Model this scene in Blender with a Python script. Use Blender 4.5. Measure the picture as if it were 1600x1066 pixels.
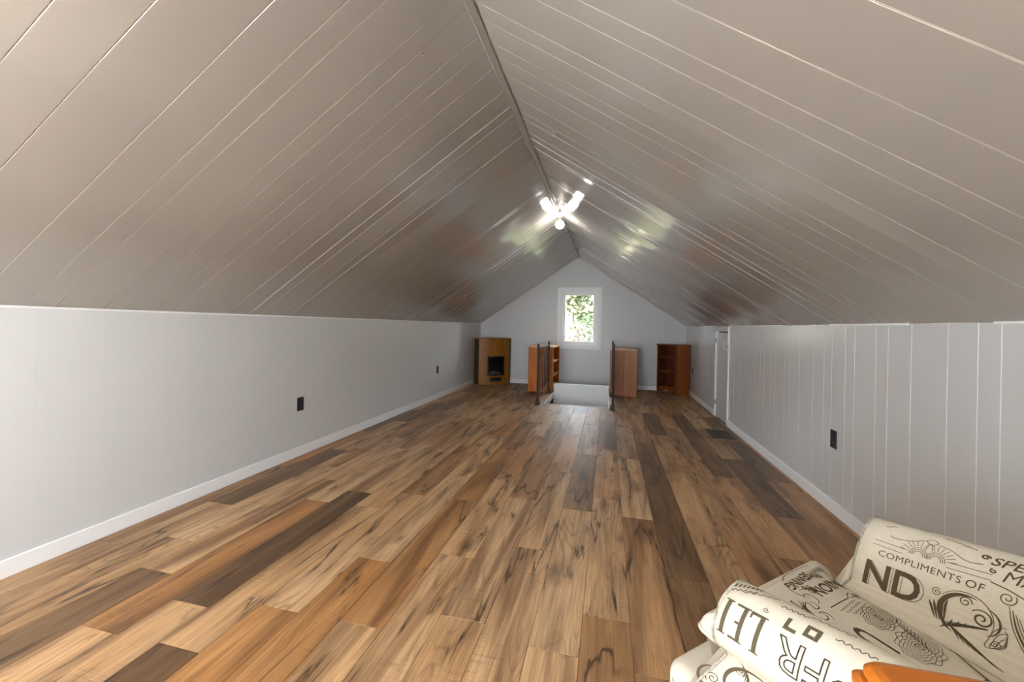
import bpy, bmesh, math, random
from mathutils import Vector, Matrix, noise

# ------------------------------------------------------------------ scene reset
for o in list(bpy.data.objects):
    bpy.data.objects.remove(o, do_unlink=True)
SC = bpy.context.scene
COL = SC.collection
random.seed(7)
PI = math.pi

# ------------------------------------------------------------------ camera
XL, XR, YE, YB = -2.674, 1.477, 8.21, -1.35        # side walls, end wall, wall behind the camera
KN, RX, RZ = 1.25, -0.608, 2.632                   # knee wall height, ridge
cam = bpy.data.cameras.new('camera')
cam.sensor_width = 36.0
cam.lens = 14.0
cam.clip_start = 0.02
cam.shift_y = -23.3 / 1600.0
camo = bpy.data.objects.new('camera', cam)
COL.objects.link(camo)
camo.matrix_world = (Matrix.Translation((0, 0, 1.2)) @ Matrix.Rotation(0.23649, 4, 'Z')
                     @ Matrix.Rotation(PI / 2, 4, 'X') @ Matrix.Rotation(0.01904, 4, 'Z'))
SC.camera = camo

# ------------------------------------------------------------------ world, sun, exposure
w = bpy.data.worlds.new('daylight')
SC.world = w
w.use_nodes = True
bg = w.node_tree.nodes['Background']
bg.inputs['Color'].default_value = (0.80, 0.90, 1.0, 1)
bg.inputs['Strength'].default_value = 10.0
sun = bpy.data.lights.new('sun', 'SUN')
sun.energy = 26.0
sun.angle = math.radians(1.0)
sun.color = (1.0, 0.95, 0.85)
suno = bpy.data.objects.new('sun', sun)
COL.objects.link(suno)
suno.rotation_euler = Vector((0.50, 0.50, -0.70)).to_track_quat('-Z', 'Y').to_euler()
LAMP_FAR, LAMP_ADDED = 5.0, 34.0
SC.cycles.max_bounces = 16
SC.cycles.diffuse_bounces = 8
SC.view_settings.view_transform = 'Standard'
SC.view_settings.look = 'None'
SC.view_settings.exposure = 1.3
SC.view_settings.gamma = 1.0
SC.view_settings.use_curve_mapping = False

# ------------------------------------------------------------------ materials
def lin(r, g, b):
    f = lambda c: (c / 255 / 12.92) if c / 255 <= 0.04045 else ((c / 255 + 0.055) / 1.055) ** 2.4
    return (f(r), f(g), f(b), 1.0)

def new_mat(name):
    m = bpy.data.materials.new(name)
    m.use_nodes = True
    nt = m.node_tree
    return m, nt, nt.nodes['Principled BSDF']

def node(nt, typ, **kw):
    n = nt.nodes.new(typ)
    for k, v in kw.items():
        if hasattr(n, k):
            setattr(n, k, v)
        else:
            n.inputs[k].default_value = v
    return n

def mapping(nt, scale, off=None, coord='Object'):
    tc = node(nt, 'ShaderNodeTexCoord')
    mp = node(nt, 'ShaderNodeMapping')
    mp.inputs['Scale'].default_value = scale
    if off is None:
        nt.links.new(tc.outputs[coord], mp.inputs['Vector'])
    else:
        ad = node(nt, 'ShaderNodeVectorMath', operation='ADD')
        nt.links.new(tc.outputs[coord], ad.inputs[0])
        nt.links.new(off, ad.inputs[1])
        nt.links.new(ad.outputs[0], mp.inputs['Vector'])
    return mp.outputs['Vector']

def mathn(nt, op, a, b=None, c=None, clamp=False):
    n = node(nt, 'ShaderNodeMath', operation=op)
    n.use_clamp = clamp
    for i, v in enumerate((a, b, c)):
        if v is None:
            continue
        if isinstance(v, (int, float)):
            n.inputs[i].default_value = v
        else:
            nt.links.new(v, n.inputs[i])
    return n.outputs[0]

def mixc(nt, fac, a, b, mode='MIX'):
    n = nt.nodes.new('ShaderNodeMix')
    n.data_type = 'RGBA'
    n.blend_type = mode
    for sock, v in ((n.inputs[0], fac), (n.inputs[6], a), (n.inputs[7], b)):
        if isinstance(v, (int, float)):
            sock.default_value = v
        elif isinstance(v, tuple):
            sock.default_value = v
        else:
            nt.links.new(v, sock)
    return n.outputs[2]

def noisen(nt, vec, scale, detail=2.0, rough=0.5, dist=0.0):
    n = node(nt, 'ShaderNodeTexNoise')
    n.inputs['Scale'].default_value = scale
    n.inputs['Detail'].default_value = detail
    n.inputs['Roughness'].default_value = rough
    n.inputs['Distortion'].default_value = dist
    nt.links.new(vec, n.inputs['Vector'])
    return n.outputs['Fac']

def rand_offset(nt):
    oi = node(nt, 'ShaderNodeObjectInfo')
    cx = node(nt, 'ShaderNodeCombineXYZ')
    nt.links.new(mathn(nt, 'MULTIPLY', oi.outputs['Random'], 37.0), cx.inputs[0])
    nt.links.new(mathn(nt, 'MULTIPLY', oi.outputs['Random'], 91.0), cx.inputs[1])
    nt.links.new(mathn(nt, 'MULTIPLY', oi.outputs['Random'], 13.0), cx.inputs[2])
    return cx.outputs[0]

def plain(name, col, rough=0.5, metal=0.0, spec=0.5, bump=0.0, bscale=60.0, coat=0.0, vary=0.0):
    m, nt, p = new_mat(name)
    p.inputs['Roughness'].default_value = rough
    p.inputs['Metallic'].default_value = metal
    p.inputs['Specular IOR Level'].default_value = spec
    p.inputs['Coat Weight'].default_value = coat
    v = mapping(nt, (1, 1, 1))
    n = noisen(nt, v, bscale, 3)
    d = (col[0] * (1 - vary), col[1] * (1 - vary), col[2] * (1 - vary), 1)
    nt.links.new(mixc(nt, n, d, col), p.inputs['Base Color'])
    if bump > 0:
        b = node(nt, 'ShaderNodeBump')
        b.inputs['Strength'].default_value = bump
        b.inputs['Distance'].default_value = 0.002
        nt.links.new(n, b.inputs['Height'])
        nt.links.new(b.outputs[0], p.inputs['Normal'])
    return m

def paint(name, col, rough, spec=0.5, ior=1.5):
    m, nt, p = new_mat(name)
    p.inputs['Roughness'].default_value = rough
    p.inputs['Specular IOR Level'].default_value = spec
    p.inputs['IOR'].default_value = ior
    tc = node(nt, 'ShaderNodeNewGeometry')
    n1 = noisen(nt, tc.outputs['Position'], 1.3, 2)
    c2 = (col[0] * 0.95, col[1] * 0.95, col[2] * 0.95, 1)
    nt.links.new(mixc(nt, n1, c2, col), p.inputs['Base Color'])
    n2 = noisen(nt, tc.outputs['Position'], 260.0, 2)
    b = node(nt, 'ShaderNodeBump')
    b.inputs['Strength'].default_value = 0.06
    b.inputs['Distance'].default_value = 0.001
    nt.links.new(n2, b.inputs['Height'])
    nt.links.new(b.outputs[0], p.inputs['Normal'])
    return m

def wood(name, light, dark, rough=0.4, axis='Z', coat=0.0, scale=1.0):
    m, nt, p = new_mat(name)
    s = {'X': (0.8, 9, 9), 'Y': (9, 0.8, 9), 'Z': (9, 9, 0.8)}[axis]
    off = rand_offset(nt)
    v = mapping(nt, tuple(k * scale for k in s), off)
    a = noisen(nt, v, 1.0, 4, 0.6, 1.2)
    fine = noisen(nt, v, 9.0, 3, 0.6)
    f = mathn(nt, 'ADD', mathn(nt, 'MULTIPLY', a, 0.75), mathn(nt, 'MULTIPLY', fine, 0.35))
    r = node(nt, 'ShaderNodeMapRange')
    r.inputs[1].default_value = 0.32
    r.inputs[2].default_value = 0.78
    nt.links.new(f, r.inputs[0])
    nt.links.new(mixc(nt, r.outputs[0], dark, light), p.inputs['Base Color'])
    p.inputs['Roughness'].default_value = rough
    p.inputs['Specular IOR Level'].default_value = 0.3
    p.inputs['Coat Weight'].default_value = coat
    p.inputs['Coat Roughness'].default_value = 0.15
    return m

def floor_wood():
    m, nt, p = new_mat('vinyl_plank')
    at = node(nt, 'ShaderNodeAttribute', attribute_type='OBJECT', attribute_name='tone')
    ah = node(nt, 'ShaderNodeAttribute', attribute_type='OBJECT', attribute_name='hue')
    tone, hue = at.outputs['Fac'], ah.outputs['Fac']
    off = rand_offset(nt)
    v = mapping(nt, (1, 1, 1), off)
    streak = noisen(nt, mapping(nt, (9, .62, 1), off), 1.0, 5, 0.60, 0.7)
    broad = noisen(nt, mapping(nt, (4.0, 1.3, 1), off), 1.0, 2, 0.5, 0.5)
    fine = noisen(nt, mapping(nt, (150, 5, 1), off), 1.0, 3, 0.6)
    pale = mixc(nt, broad, lin(206, 164, 114), lin(228, 198, 160))
    orange = mixc(nt, broad, lin(168, 110, 54), lin(212, 160, 104))
    base = mixc(nt, hue, pale, orange)
    darkc = mixc(nt, broad, lin(84, 60, 40), lin(136, 104, 70))
    base = mixc(nt, tone, base, darkc)
    sr = node(nt, 'ShaderNodeMapRange')
    sr.inputs[1].default_value = 0.34
    sr.inputs[2].default_value = 0.56
    nt.links.new(streak, sr.inputs[0])
    brown = mixc(nt, tone, lin(104, 68, 38), lin(50, 34, 22))
    base = mixc(nt, mathn(nt, 'MULTIPLY', mathn(nt, 'SUBTRACT', 1.0, sr.outputs[0]), 0.80), base, brown)
    base = mixc(nt, mathn(nt, 'MULTIPLY', mathn(nt, 'SUBTRACT', fine, 0.36, clamp=True), 1.3), base, brown)
    # cathedral growth rings
    ringn = noisen(nt, mapping(nt, (5.5, 0.75, 1), off), 1.0, 1.5, 0.45, 0.35)
    fr = mathn(nt, 'FRACT', mathn(nt, 'MULTIPLY', ringn, 26.0))
    ring = mathn(nt, 'SUBTRACT', 1.0, mathn(nt, 'MULTIPLY', mathn(nt, 'ABSOLUTE', mathn(nt, 'SUBTRACT', fr, 0.5)), 5.0), clamp=True)
    rm = noisen(nt, mapping(nt, (3.0, 1.6, 1), off), 1.3, 1)
    rmk = mathn(nt, 'MULTIPLY', mathn(nt, 'SUBTRACT', rm, 0.47, clamp=True), 5.0, clamp=True)
    base = mixc(nt, mathn(nt, 'MULTIPLY', mathn(nt, 'MULTIPLY', ring, rmk), 0.55), base, lin(98, 66, 38))
    # long wandering cracks with a smoky halo
    crack = None
    for (mx, my, thr, gain, wdt) in ((5.2, .62, .47, 9.0, 60.0), (9.0, 1.3, .60, 9.0, 50.0)):
        cn = noisen(nt, mapping(nt, (mx, my, 1), off), 1.0, 4.0, 0.52, 0.5)
        dist = mathn(nt, 'ABSOLUTE', mathn(nt, 'SUBTRACT', cn, 0.5))
        ck = mathn(nt, 'SUBTRACT', 1.0, mathn(nt, 'MULTIPLY', dist, wdt), clamp=True)
        halo = mathn(nt, 'SUBTRACT', 1.0, mathn(nt, 'MULTIPLY', dist, 9.0), clamp=True)
        cm = noisen(nt, mapping(nt, (mx * .7, my * 1.7, 1), off), 1.3, 1)
        ckm = mathn(nt, 'MULTIPLY', mathn(nt, 'SUBTRACT', cm, thr, clamp=True), gain, clamp=True)
        base = mixc(nt, mathn(nt, 'MULTIPLY', mathn(nt, 'MULTIPLY', halo, ckm), 0.42), base, lin(110, 82, 58))
        c1 = mathn(nt, 'MULTIPLY', ck, ckm)
        base = mixc(nt, mathn(nt, 'MULTIPLY', c1, 0.95), base, lin(46, 32, 22))
        crack = c1 if crack is None else mathn(nt, 'MAXIMUM', crack, c1)
    # smoky patches and knots
    vo = node(nt, 'ShaderNodeTexVoronoi')
    vo.inputs['Scale'].default_value = 1.0
    vo.inputs['Randomness'].default_value = 1.0
    wv = node(nt, 'ShaderNodeVectorMath', operation='ADD')
    nt.links.new(mapping(nt, (4.0, 1.5, 1), off), wv.inputs[0])
    nd = node(nt, 'ShaderNodeTexNoise')
    nd.inputs['Scale'].default_value = 7.0
    nt.links.new(v, nd.inputs['Vector'])
    ns = node(nt, 'ShaderNodeVectorMath', operation='SCALE')
    ns.inputs['Scale'].default_value = 0.35
    nt.links.new(nd.outputs['Color'], ns.inputs[0])
    nt.links.new(ns.outputs[0], wv.inputs[1])
    nt.links.new(wv.outputs[0], vo.inputs['Vector'])
    knot = mathn(nt, 'SUBTRACT', 1.0, mathn(nt, 'MULTIPLY', vo.outputs['Distance'], 4.6), clamp=True)
    base = mixc(nt, mathn(nt, 'MULTIPLY', knot, 0.85), base, lin(70, 50, 36))
    # saw marks across the grain
    sw = noisen(nt, mapping(nt, (9, 130, 1), off), 1.0, 2)
    swm = noisen(nt, mapping(nt, (6, 3, 1), off), 1.0, 1)
    sf = mathn(nt, 'MULTIPLY', mathn(nt, 'MULTIPLY', mathn(nt, 'SUBTRACT', sw, 0.55, clamp=True), 6.0, clamp=True),
               mathn(nt, 'MULTIPLY', mathn(nt, 'SUBTRACT', swm, 0.52, clamp=True), 5.0, clamp=True))
    base = mixc(nt, mathn(nt, 'MULTIPLY', sf, 0.5), base, lin(84, 60, 40))
    nt.links.new(base, p.inputs['Base Color'])
    p.inputs['Roughness'].default_value = 0.46
    p.inputs['Specular IOR Level'].default_value = 0.4
    b = node(nt, 'ShaderNodeBump')
    b.inputs['Strength'].default_value = 0.12
    b.inputs['Distance'].default_value = 0.001
    nt.links.new(mathn(nt, 'SUBTRACT', fine, crack), b.inputs['Height'])
    nt.links.new(b.outputs[0], p.inputs['Normal'])
    return m

def glass_mat(name):
    m = bpy.data.materials.new(name)
    m.use_nodes = True
    nt = m.node_tree
    nt.nodes.remove(nt.nodes['Principled BSDF'])
    out = nt.nodes['Material Output']
    t = node(nt, 'ShaderNodeBsdfTransparent')
    g = node(nt, 'ShaderNodeBsdfGlossy')
    g.inputs['Roughness'].default_value = 0.02
    fz = node(nt, 'ShaderNodeFresnel')
    fz.inputs['IOR'].default_value = 1.15
    mx = node(nt, 'ShaderNodeMixShader')
    nt.links.new(fz.outputs[0], mx.inputs[0])
    nt.links.new(t.outputs[0], mx.inputs[1])
    nt.links.new(g.outputs[0], mx.inputs[2])
    nt.links.new(mx.outputs[0], out.inputs['Surface'])
    return m

def emit_mat(name, col, strength):
    m, nt, p = new_mat(name)
    p.inputs['Base Color'].default_value = (0.9, 0.9, 0.9, 1)
    p.inputs['Emission Color'].default_value = col
    p.inputs['Emission Strength'].default_value = strength
    return m

def fabric(name, col):
    m, nt, p = new_mat(name)
    v = mapping(nt, (1, 1, 1))
    w1 = node(nt, 'ShaderNodeTexWave', bands_direction='X')
    w1.inputs['Scale'].default_value = 160
    w2 = node(nt, 'ShaderNodeTexWave', bands_direction='Y')
    w2.inputs['Scale'].default_value = 160
    for k in (w1, w2):
        k.inputs['Distortion'].default_value = 1.5
        nt.links.new(v, k.inputs['Vector'])
    weave = mathn(nt, 'MULTIPLY', mathn(nt, 'ADD', w1.outputs['Fac'], w2.outputs['Fac']), 0.5)
    n = noisen(nt, v, 90, 3, 0.7)
    f = mathn(nt, 'ADD', mathn(nt, 'MULTIPLY', weave, 0.4), mathn(nt, 'MULTIPLY', n, 0.6))
    d = (col[0] * 0.74, col[1] * 0.72, col[2] * 0.68, 1)
    nt.links.new(mixc(nt, f, d, col), p.inputs['Base Color'])
    p.inputs['Roughness'].default_value = 0.9
    p.inputs['Specular IOR Level'].default_value = 0.15
    b = node(nt, 'ShaderNodeBump')
    b.inputs['Strength'].default_value = 0.25
    b.inputs['Distance'].default_value = 0.001
    nt.links.new(f, b.inputs['Height'])
    nt.links.new(b.outputs[0], p.inputs['Normal'])
    return m

M = {}
M['wall'] = paint('grey_wall_paint', lin(206, 206, 205), 0.34)
M['wall_gloss'] = paint('grey_semi_gloss_paint', lin(206, 206, 205), 0.18, ior=1.8)
M['groove'] = paint('groove_painted_light', lin(246, 246, 244), 0.5)  # light caught in the right wall grooves, put into a pale colour
M['ceil'] = paint('taupe_gloss_paint', lin(164, 158, 150), 0.12, ior=2.3)
M['ceil_groove'] = paint('ceil_groove_painted_light', lin(250, 246, 240), 0.5)  # cream stands for light caught along the gaps between ceiling boards
M['white'] = paint('white_trim_paint', lin(238, 238, 238), 0.35)
M['vinyl'] = paint('white_window_vinyl', lin(240, 240, 240), 0.3)
M['floor'] = floor_wood()
M['subfloor'] = plain('subfloor_board', lin(60, 45, 32), 0.8)
M['glass'] = glass_mat('window_glass')
M['black_iron'] = plain('black_iron', lin(22, 22, 24), 0.5, spec=0.3)
M['black_plastic'] = plain('black_plastic', lin(34, 34, 35), 0.4)
M['black_void'] = plain('black_slot', lin(8, 8, 8), 0.6)
M['white_plastic'] = plain('white_plastic', lin(232, 230, 226), 0.35)
M['steel'] = plain('dull_steel', lin(150, 150, 150), 0.35, metal=1.0)
M['oak'] = wood('golden_oak_laminate', lin(158, 102, 34), lin(128, 78, 20), 0.42)
M['oak_side'] = wood('dark_oak_side', lin(80, 56, 30), lin(58, 40, 22), 0.5)
M['pine'] = wood('amber_pine', lin(198, 112, 14), lin(158, 78, 4), 0.45)
M['pine_shelf'] = wood('pine_painted_sheen', lin(216, 178, 138), lin(184, 140, 96), 0.42, axis='Y')  # light reflecting off bookcase tops and shelves is put into this pale colour
M['maple'] = wood('pinkish_brown_wood', lin(178, 116, 72), lin(140, 84, 50), 0.45, coat=0.1)
M['cherry'] = wood('reddish_brown_wood', lin(138, 70, 14), lin(98, 44, 6), 0.45)
M['cherry_in'] = wood('dark_reddish_wood', lin(104, 52, 28), lin(72, 34, 16), 0.5)
M['honey'] = wood('honey_orange_wood', lin(206, 124, 44), lin(170, 92, 24), 0.34, axis='X', coat=0.3)
M['firebox'] = plain('firebox_black', lin(14, 14, 15), 0.5)
M['smoked'] = plain('smoked_glass', lin(20, 22, 24), 0.08, spec=0.6)
M['log'] = plain('ash_grey_log', lin(120, 112, 100), 0.8, vary=0.5, bscale=30)
M['ember'] = plain('pale_ember_bed', lin(150, 140, 126), 0.8, vary=0.6, bscale=40)
M['register'] = plain('dark_brown_register', lin(58, 38, 34), 0.4)
M['fabric'] = fabric('cream_linen', lin(226, 219, 202))
M['ink'] = plain('brown_black_ink', lin(100, 90, 70), 0.9, spec=0.1, vary=0.3, bscale=300)
M['ink_thin'] = plain('thin_brown_ink', lin(110, 98, 80), 0.9, spec=0.1, vary=0.3, bscale=300)
M['piping'] = plain('navy_flecked_piping', lin(216, 210, 192), 0.9, vary=0.8, bscale=70)
M['leg_wood'] = wood('dark_leg_wood', lin(82, 52, 30), lin(58, 36, 20), 0.4)
M['porcelain'] = plain('white_porcelain', lin(236, 234, 228), 0.25)
M['bark'] = plain('bark', lin(96, 82, 66), 0.9, vary=0.5, bscale=20)
M['leaf_a'] = plain('leaf_green', lin(30, 48, 10), 0.7)
M['leaf_b'] = plain('leaf_yellow_green', lin(56, 66, 22), 0.7)
M['leaf_c'] = plain('leaf_straw', lin(104, 97, 74), 0.8)
M['straw'] = plain('dry_grass_slope', lin(62, 60, 46), 0.9, vary=0.3, bscale=2.0)

# ------------------------------------------------------------------ mesh helpers
def link(name, me, mat=None, parent=None, loc=(0, 0, 0), rz=0.0):
    o = bpy.data.objects.new(name, me)
    COL.objects.link(o)
    o.location = loc
    o.rotation_euler = (0, 0, rz)
    if parent is not None:
        o.parent = parent
    if mat is not None:
        if not me.materials:
            me.materials.append(mat)
    return o

def mesh_of(name, verts, faces, smooth=False):
    me = bpy.data.meshes.new(name)
    me.from_pydata([tuple(v) for v in verts], [], faces)
    me.validate()
    bm = bmesh.new()
    bm.from_mesh(me)
    bmesh.ops.recalc_face_normals(bm, faces=bm.faces)
    bm.to_mesh(me)
    bm.free()
    if smooth:
        for p in me.polygons:
            p.use_smooth = True
    return me

def bm_mesh(name, bm, smooth=False):
    bmesh.ops.recalc_face_normals(bm, faces=bm.faces)
    me = bpy.data.meshes.new(name)
    bm.to_mesh(me)
    bm.free()
    if smooth:
        for p in me.polygons:
            p.use_smooth = True
    return me

def add_box(bm, x0, x1, y0, y1, z0, z1, bevel=0.0, mat=None, seg=1):
    vs = [bm.verts.new(c) for c in ((x0, y0, z0), (x1, y0, z0), (x1, y1, z0), (x0, y1, z0),
                                    (x0, y0, z1), (x1, y0, z1), (x1, y1, z1), (x0, y1, z1))]
    fs = [bm.faces.new([vs[i] for i in f]) for f in
          ((0, 3, 2, 1), (4, 5, 6, 7), (0, 1, 5, 4), (1, 2, 6, 5), (2, 3, 7, 6), (3, 0, 4, 7))]
    if bevel > 0:
        es = set()
        for f in fs:
            es.update(f.edges)
        r = bmesh.ops.bevel(bm, geom=list(es), offset=bevel, segments=seg, profile=0.5, affect='EDGES')
        vs = r['verts']
    if mat is not None:
        bmesh.ops.transform(bm, matrix=mat, verts=[v for v in bm.verts if v.is_valid and v in set(vs)])
    return vs

def box_me(name, x0, x1, y0, y1, z0, z1, bevel=0.0, seg=1):
    bm = bmesh.new()
    add_box(bm, x0, x1, y0, y1, z0, z1, bevel, seg=seg)
    return bm_mesh(name, bm)

def box(name, mat, parent, x0, x1, y0, y1, z0, z1, bevel=0.0, seg=1, loc=(0, 0, 0)):
    return link(name, box_me(name, x0, x1, y0, y1, z0, z1, bevel, seg), mat, parent, loc)

def add_prism(bm, poly, h0, h1, plane='xy'):
    """poly: list of 2D points; extruded from h0 to h1 along the remaining axis"""
    def P(a, b, h):
        return {'xy': (a, b, h), 'xz': (a, h, b), 'yz': (h, a, b)}[plane]
    lo = [bm.verts.new(P(a, b, h0)) for a, b in poly]
    hi = [bm.verts.new(P(a, b, h1)) for a, b in poly]
    n = len(poly)
    bm.faces.new(lo[::-1])
    bm.faces.new(hi)
    for i in range(n):
        bm.faces.new((lo[i], lo[(i + 1) % n], hi[(i + 1) % n], hi[i]))

def prism(name, mat, parent, poly, h0, h1, plane='xy', loc=(0, 0, 0), bevel=0.0):
    bm = bmesh.new()
    add_prism(bm, poly, h0, h1, plane)
    if bevel > 0:
        bmesh.ops.bevel(bm, geom=list(bm.edges), offset=bevel, segments=2, profile=0.5, affect='EDGES')
    return link(name, bm_mesh(name, bm), mat, parent, loc)

def add_tube(bm, pts, r, n=8, closed=False):
    pts = [Vector(p) for p in pts]
    rings = []
    m = len(pts)
    for i, p in enumerate(pts):
        if closed:
            t = pts[(i + 1) % m] - pts[i - 1]
        else:
            t = pts[min(i + 1, m - 1)] - pts[max(i - 1, 0)]
        t.normalize()
        up = Vector((0, 0, 1)) if abs(t.z) < 0.9 else Vector((1, 0, 0))
        a = t.cross(up).normalized()
        b = a.cross(t)
        rr = r[i] if isinstance(r, (list, tuple)) else r
        rings.append([bm.verts.new(p + (a * math.cos(k * 2 * PI / n) + b * math.sin(k * 2 * PI / n)) * rr) for k in range(n)])
    for i in range(m if closed else m - 1):
        A, B = rings[i], rings[(i + 1) % m]
        for k in range(n):
            bm.faces.new((A[k], A[(k + 1) % n], B[(k + 1) % n], B[k]))
    if not closed:
        bm.faces.new(rings[0][::-1])
        bm.faces.new(rings[-1])

def add_lathe(bm, prof, n=20, c=(0, 0, 0)):
    rings = []
    for r, z in prof:
        rings.append([bm.verts.new((c[0] + max(r, 1e-4) * math.cos(k * 2 * PI / n), c[1] + max(r, 1e-4) * math.sin(k * 2 * PI / n), c[2] + z)) for k in range(n)])
    for A, B in zip(rings, rings[1:]):
        for k in range(n):
            bm.faces.new((A[k], A[(k + 1) % n], B[(k + 1) % n], B[k]))
    bm.faces.new(rings[0][::-1])
    bm.faces.new(rings[-1])

def thing(name, label, cat, loc=(0, 0, 0), rz=0.0, group=None):
    o = bpy.data.objects.new(name, None)
    o.empty_display_size = 0.1
    COL.objects.link(o)
    o.location = loc
    o.rotation_euler = (0, 0, rz)
    tag(o, label, cat, group)
    return o

def tag(o, label, cat, group=None):
    o['label'] = label
    o['category'] = cat
    if group:
        o['group'] = group
    return o

def struct(o, label=None, cat=None):
    o['kind'] = 'structure'
    if label:
        o['label'] = label
        o['category'] = cat
    return o

def roof_z(x):
    return KN + (x - XL) / (RX - XL) * (RZ - KN) if x < RX else KN + (XR - x) / (XR - RX) * (RZ - KN)

# ------------------------------------------------------------------ floor with stair opening
HX0, HX1, HY0, HY1 = -0.952, 0.035, 6.165, YE       # stair opening
bm = bmesh.new()
for a in ((XL - .1, HX0, YB - .1, YE + .1), (HX1, XR + .1, YB - .1, YE + .1), (HX0, HX1, YB - .1, HY0)):
    add_box(bm, a[0], a[1], a[2], a[3], -0.25, -0.012)
floor = struct(link('floor', bm_mesh('floor', bm), M['subfloor']), 'brown wood-look plank floor of the attic room', 'floor')

PW, PL = 0.19, 1.18
JOINT = {-14: 1.58, -13: 2.10, -12: 1.70, -11: 1.456, -10: 1.125, -9: 1.326, -8: 1.137, -7: 1.398, -6: 1.81, -5: 1.405, -4: 1.95, -3: 2.72,
         -2: 3.30, -1: 2.65, 0: 1.695, 1: 2.635, 2: 2.06, 3: 2.42, 4: 1.62, 5: 2.39, 6: 2.91, 7: 3.58, 8: 2.3}
# measured planks: (column, a y inside the plank): (tone, hue)
SPEC = {(-11, 1.0): (.85, .3), (-9, 1.9): (.95, .4), (-8, .6): (.95, .5), (2, 2.6): (.85, .5), (2, 1.5): (.8, .6), (2, 3.8): (.8, .4), (-1, 3.2): (.7, .2),
        (6, 3.5): (.9, .6), (7, 4.2): (.9, .5), (3, 5.3): (.95, .3), (5, 5.3): (.9, .4), (-13, 2.8): (.9, .3), (-13, 5.2): (.85, .3),
        (-10, 1.7): (.15, .95), (-7, .9): (.1, 1.), (-6, 1.2): (.15, 1.), (-5, 2.): (.2, .85), (0, 1.1): (.35, .8), (0, .2): (.3, .7), (-3, 3.3): (.35, .6), (-3, 2.2): (.1, .1),
        (-2, 2.6): (.15, .15), (-1, 2.): (.05, .1), (0, 2.3): (.08, .2), (1, 3.2): (.05, .15), (1, 2.): (.2, .6), (3, 3.0): (.05, .35), (3, 1.8): (.15, .4), (4, 2.2): (.2, .6),
        (4, 3.3): (.2, .4), (5, 2.8): (.1, .5), (5, 1.8): (.2, .6), (6, 2.3): (.2, .6), (7, 3.0): (.25, .6), (-4, 1.4): (.05, .25), (-4, 2.5): (.05, .3), (-5, .9): (.02, .15),
        (-14, 2.2): (.5, .5), (-12, 1.2): (.1, .5), (-11, 2.0): (.1, .2), (-8, 1.7): (.05, .3), (-7, 2.0): (.1, .3), (-9, .7): (.1, .4), (1, .9): (.3, .7), (-1, .9): (.05, .3)}
plank_cache = {}
def plank_mesh(x0, x1, y0, y1):
    g, c, t = 0.0006, 0.0012, 0.012
    a, b = (x1 - x0) / 2 - g, (y1 - y0) / 2 - g
    key = (round(a, 4), round(b, 4))
    if key not in plank_cache:
        v = [(-a, -b, -t), (a, -b, -t), (a, b, -t), (-a, b, -t), (-a, -b, -c), (a, -b, -c), (a, b, -c), (-a, b, -c),
             (-a + c, -b + c, 0), (a - c, -b + c, 0), (a - c, b - c, 0), (-a + c, b - c, 0)]
        f = [(8, 9, 10, 11)]
        for k in range(4):
            n = (k + 1) % 4
            f += [(k, n, 4 + n, 4 + k), (4 + k, 4 + n, 8 + n, 8 + k)]
        plank_cache[key] = mesh_of('plank', v, f)
        plank_cache[key].materials.append(M['floor'])
    return plank_cache[key]

def lay(x0, x1, y0, y1, tone, hue):
    if x1 - x0 < 0.004 or y1 - y0 < 0.004:
        return
    o = link('plank', plank_mesh(x0, x1, y0, y1), None, floor, ((x0 + x1) / 2, (y0 + y1) / 2, 0))
    o['tone'] = tone
    o['hue'] = hue

rp = random.Random(11)
for k in range(-14, 9):
    x0, x1 = max(-0.08 + PW * k, XL), min(-0.08 + PW * (k + 1), XR)
    if x1 - x0 < 0.01:
        continue
    j = JOINT.get(k, rp.uniform(1, 2.2))
    y = j - PL * math.ceil((j - YB) / PL)
    while y < YE:
        ya, yb = max(y, YB), min(y + PL, YE)
        tone = rp.choice((.02, .05, .1, .15, .25, .35, .7)) if y > 3.4 else rp.choice((.02, .05, .1, .15, .2))
        hue = rp.choice((.1, .25, .4, .6, .9))
        for (kk, yy), th in SPEC.items():
            if kk == k and y <= yy < y + PL:
                tone, hue = th
        if x1 <= HX0 or x0 >= HX1 or yb <= HY0:
            lay(x0, x1, ya, yb, tone, hue)
        else:                                        # cut round the stair opening
            if ya < HY0:
                lay(x0, x1, ya, HY0, tone, hue)
            if x0 < HX0:
                lay(x0, HX0, max(ya, HY0), yb, tone, hue)
            if x1 > HX1:
                lay(HX1, x1, max(ya, HY0), yb, tone, hue)
        y += PL

# ------------------------------------------------------------------ board pattern of the panelling
PAT = [0.219, 0.170, 0.100, 0.198, 0.100, 0.155, 0.100, 0.150]
def board_lines(start, lo, hi):
    ys = [start]
    i = 0
    while ys[-1] < hi:
        ys.append(ys[-1] + PAT[i % 8]); i += 1
    i = 0
    while ys[0] > lo:
        i -= 1
        ys.insert(0, ys[0] - PAT[i % 8])
    ys = [y for y in ys if lo + 0.03 < y < hi - 0.03]
    return [lo] + ys + [hi]

def board_me(L0, L1, hgt0, hgt1, gap, cham, thick):
    """flat board in local (a, b, depth): a from L0..L1, b from hgt0..hgt1; depth 0 is the face"""
    a0, a1 = L0 + gap / 2, L1 - gap / 2
    v = [(a0, hgt0, -thick), (a0, hgt0, -cham), (a0 + cham, hgt0, 0), (a1 - cham, hgt0, 0), (a1, hgt0, -cham), (a1, hgt0, -thick)]
    v += [(a, hgt1, c) for a, b, c in v]
    f = [(i, i + 1, i + 7, i + 6) for i in range(5)] + [(5, 0, 6, 11), (0, 5, 4, 3, 2, 1), (6, 7, 8, 9, 10, 11)]
    return v, f

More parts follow.
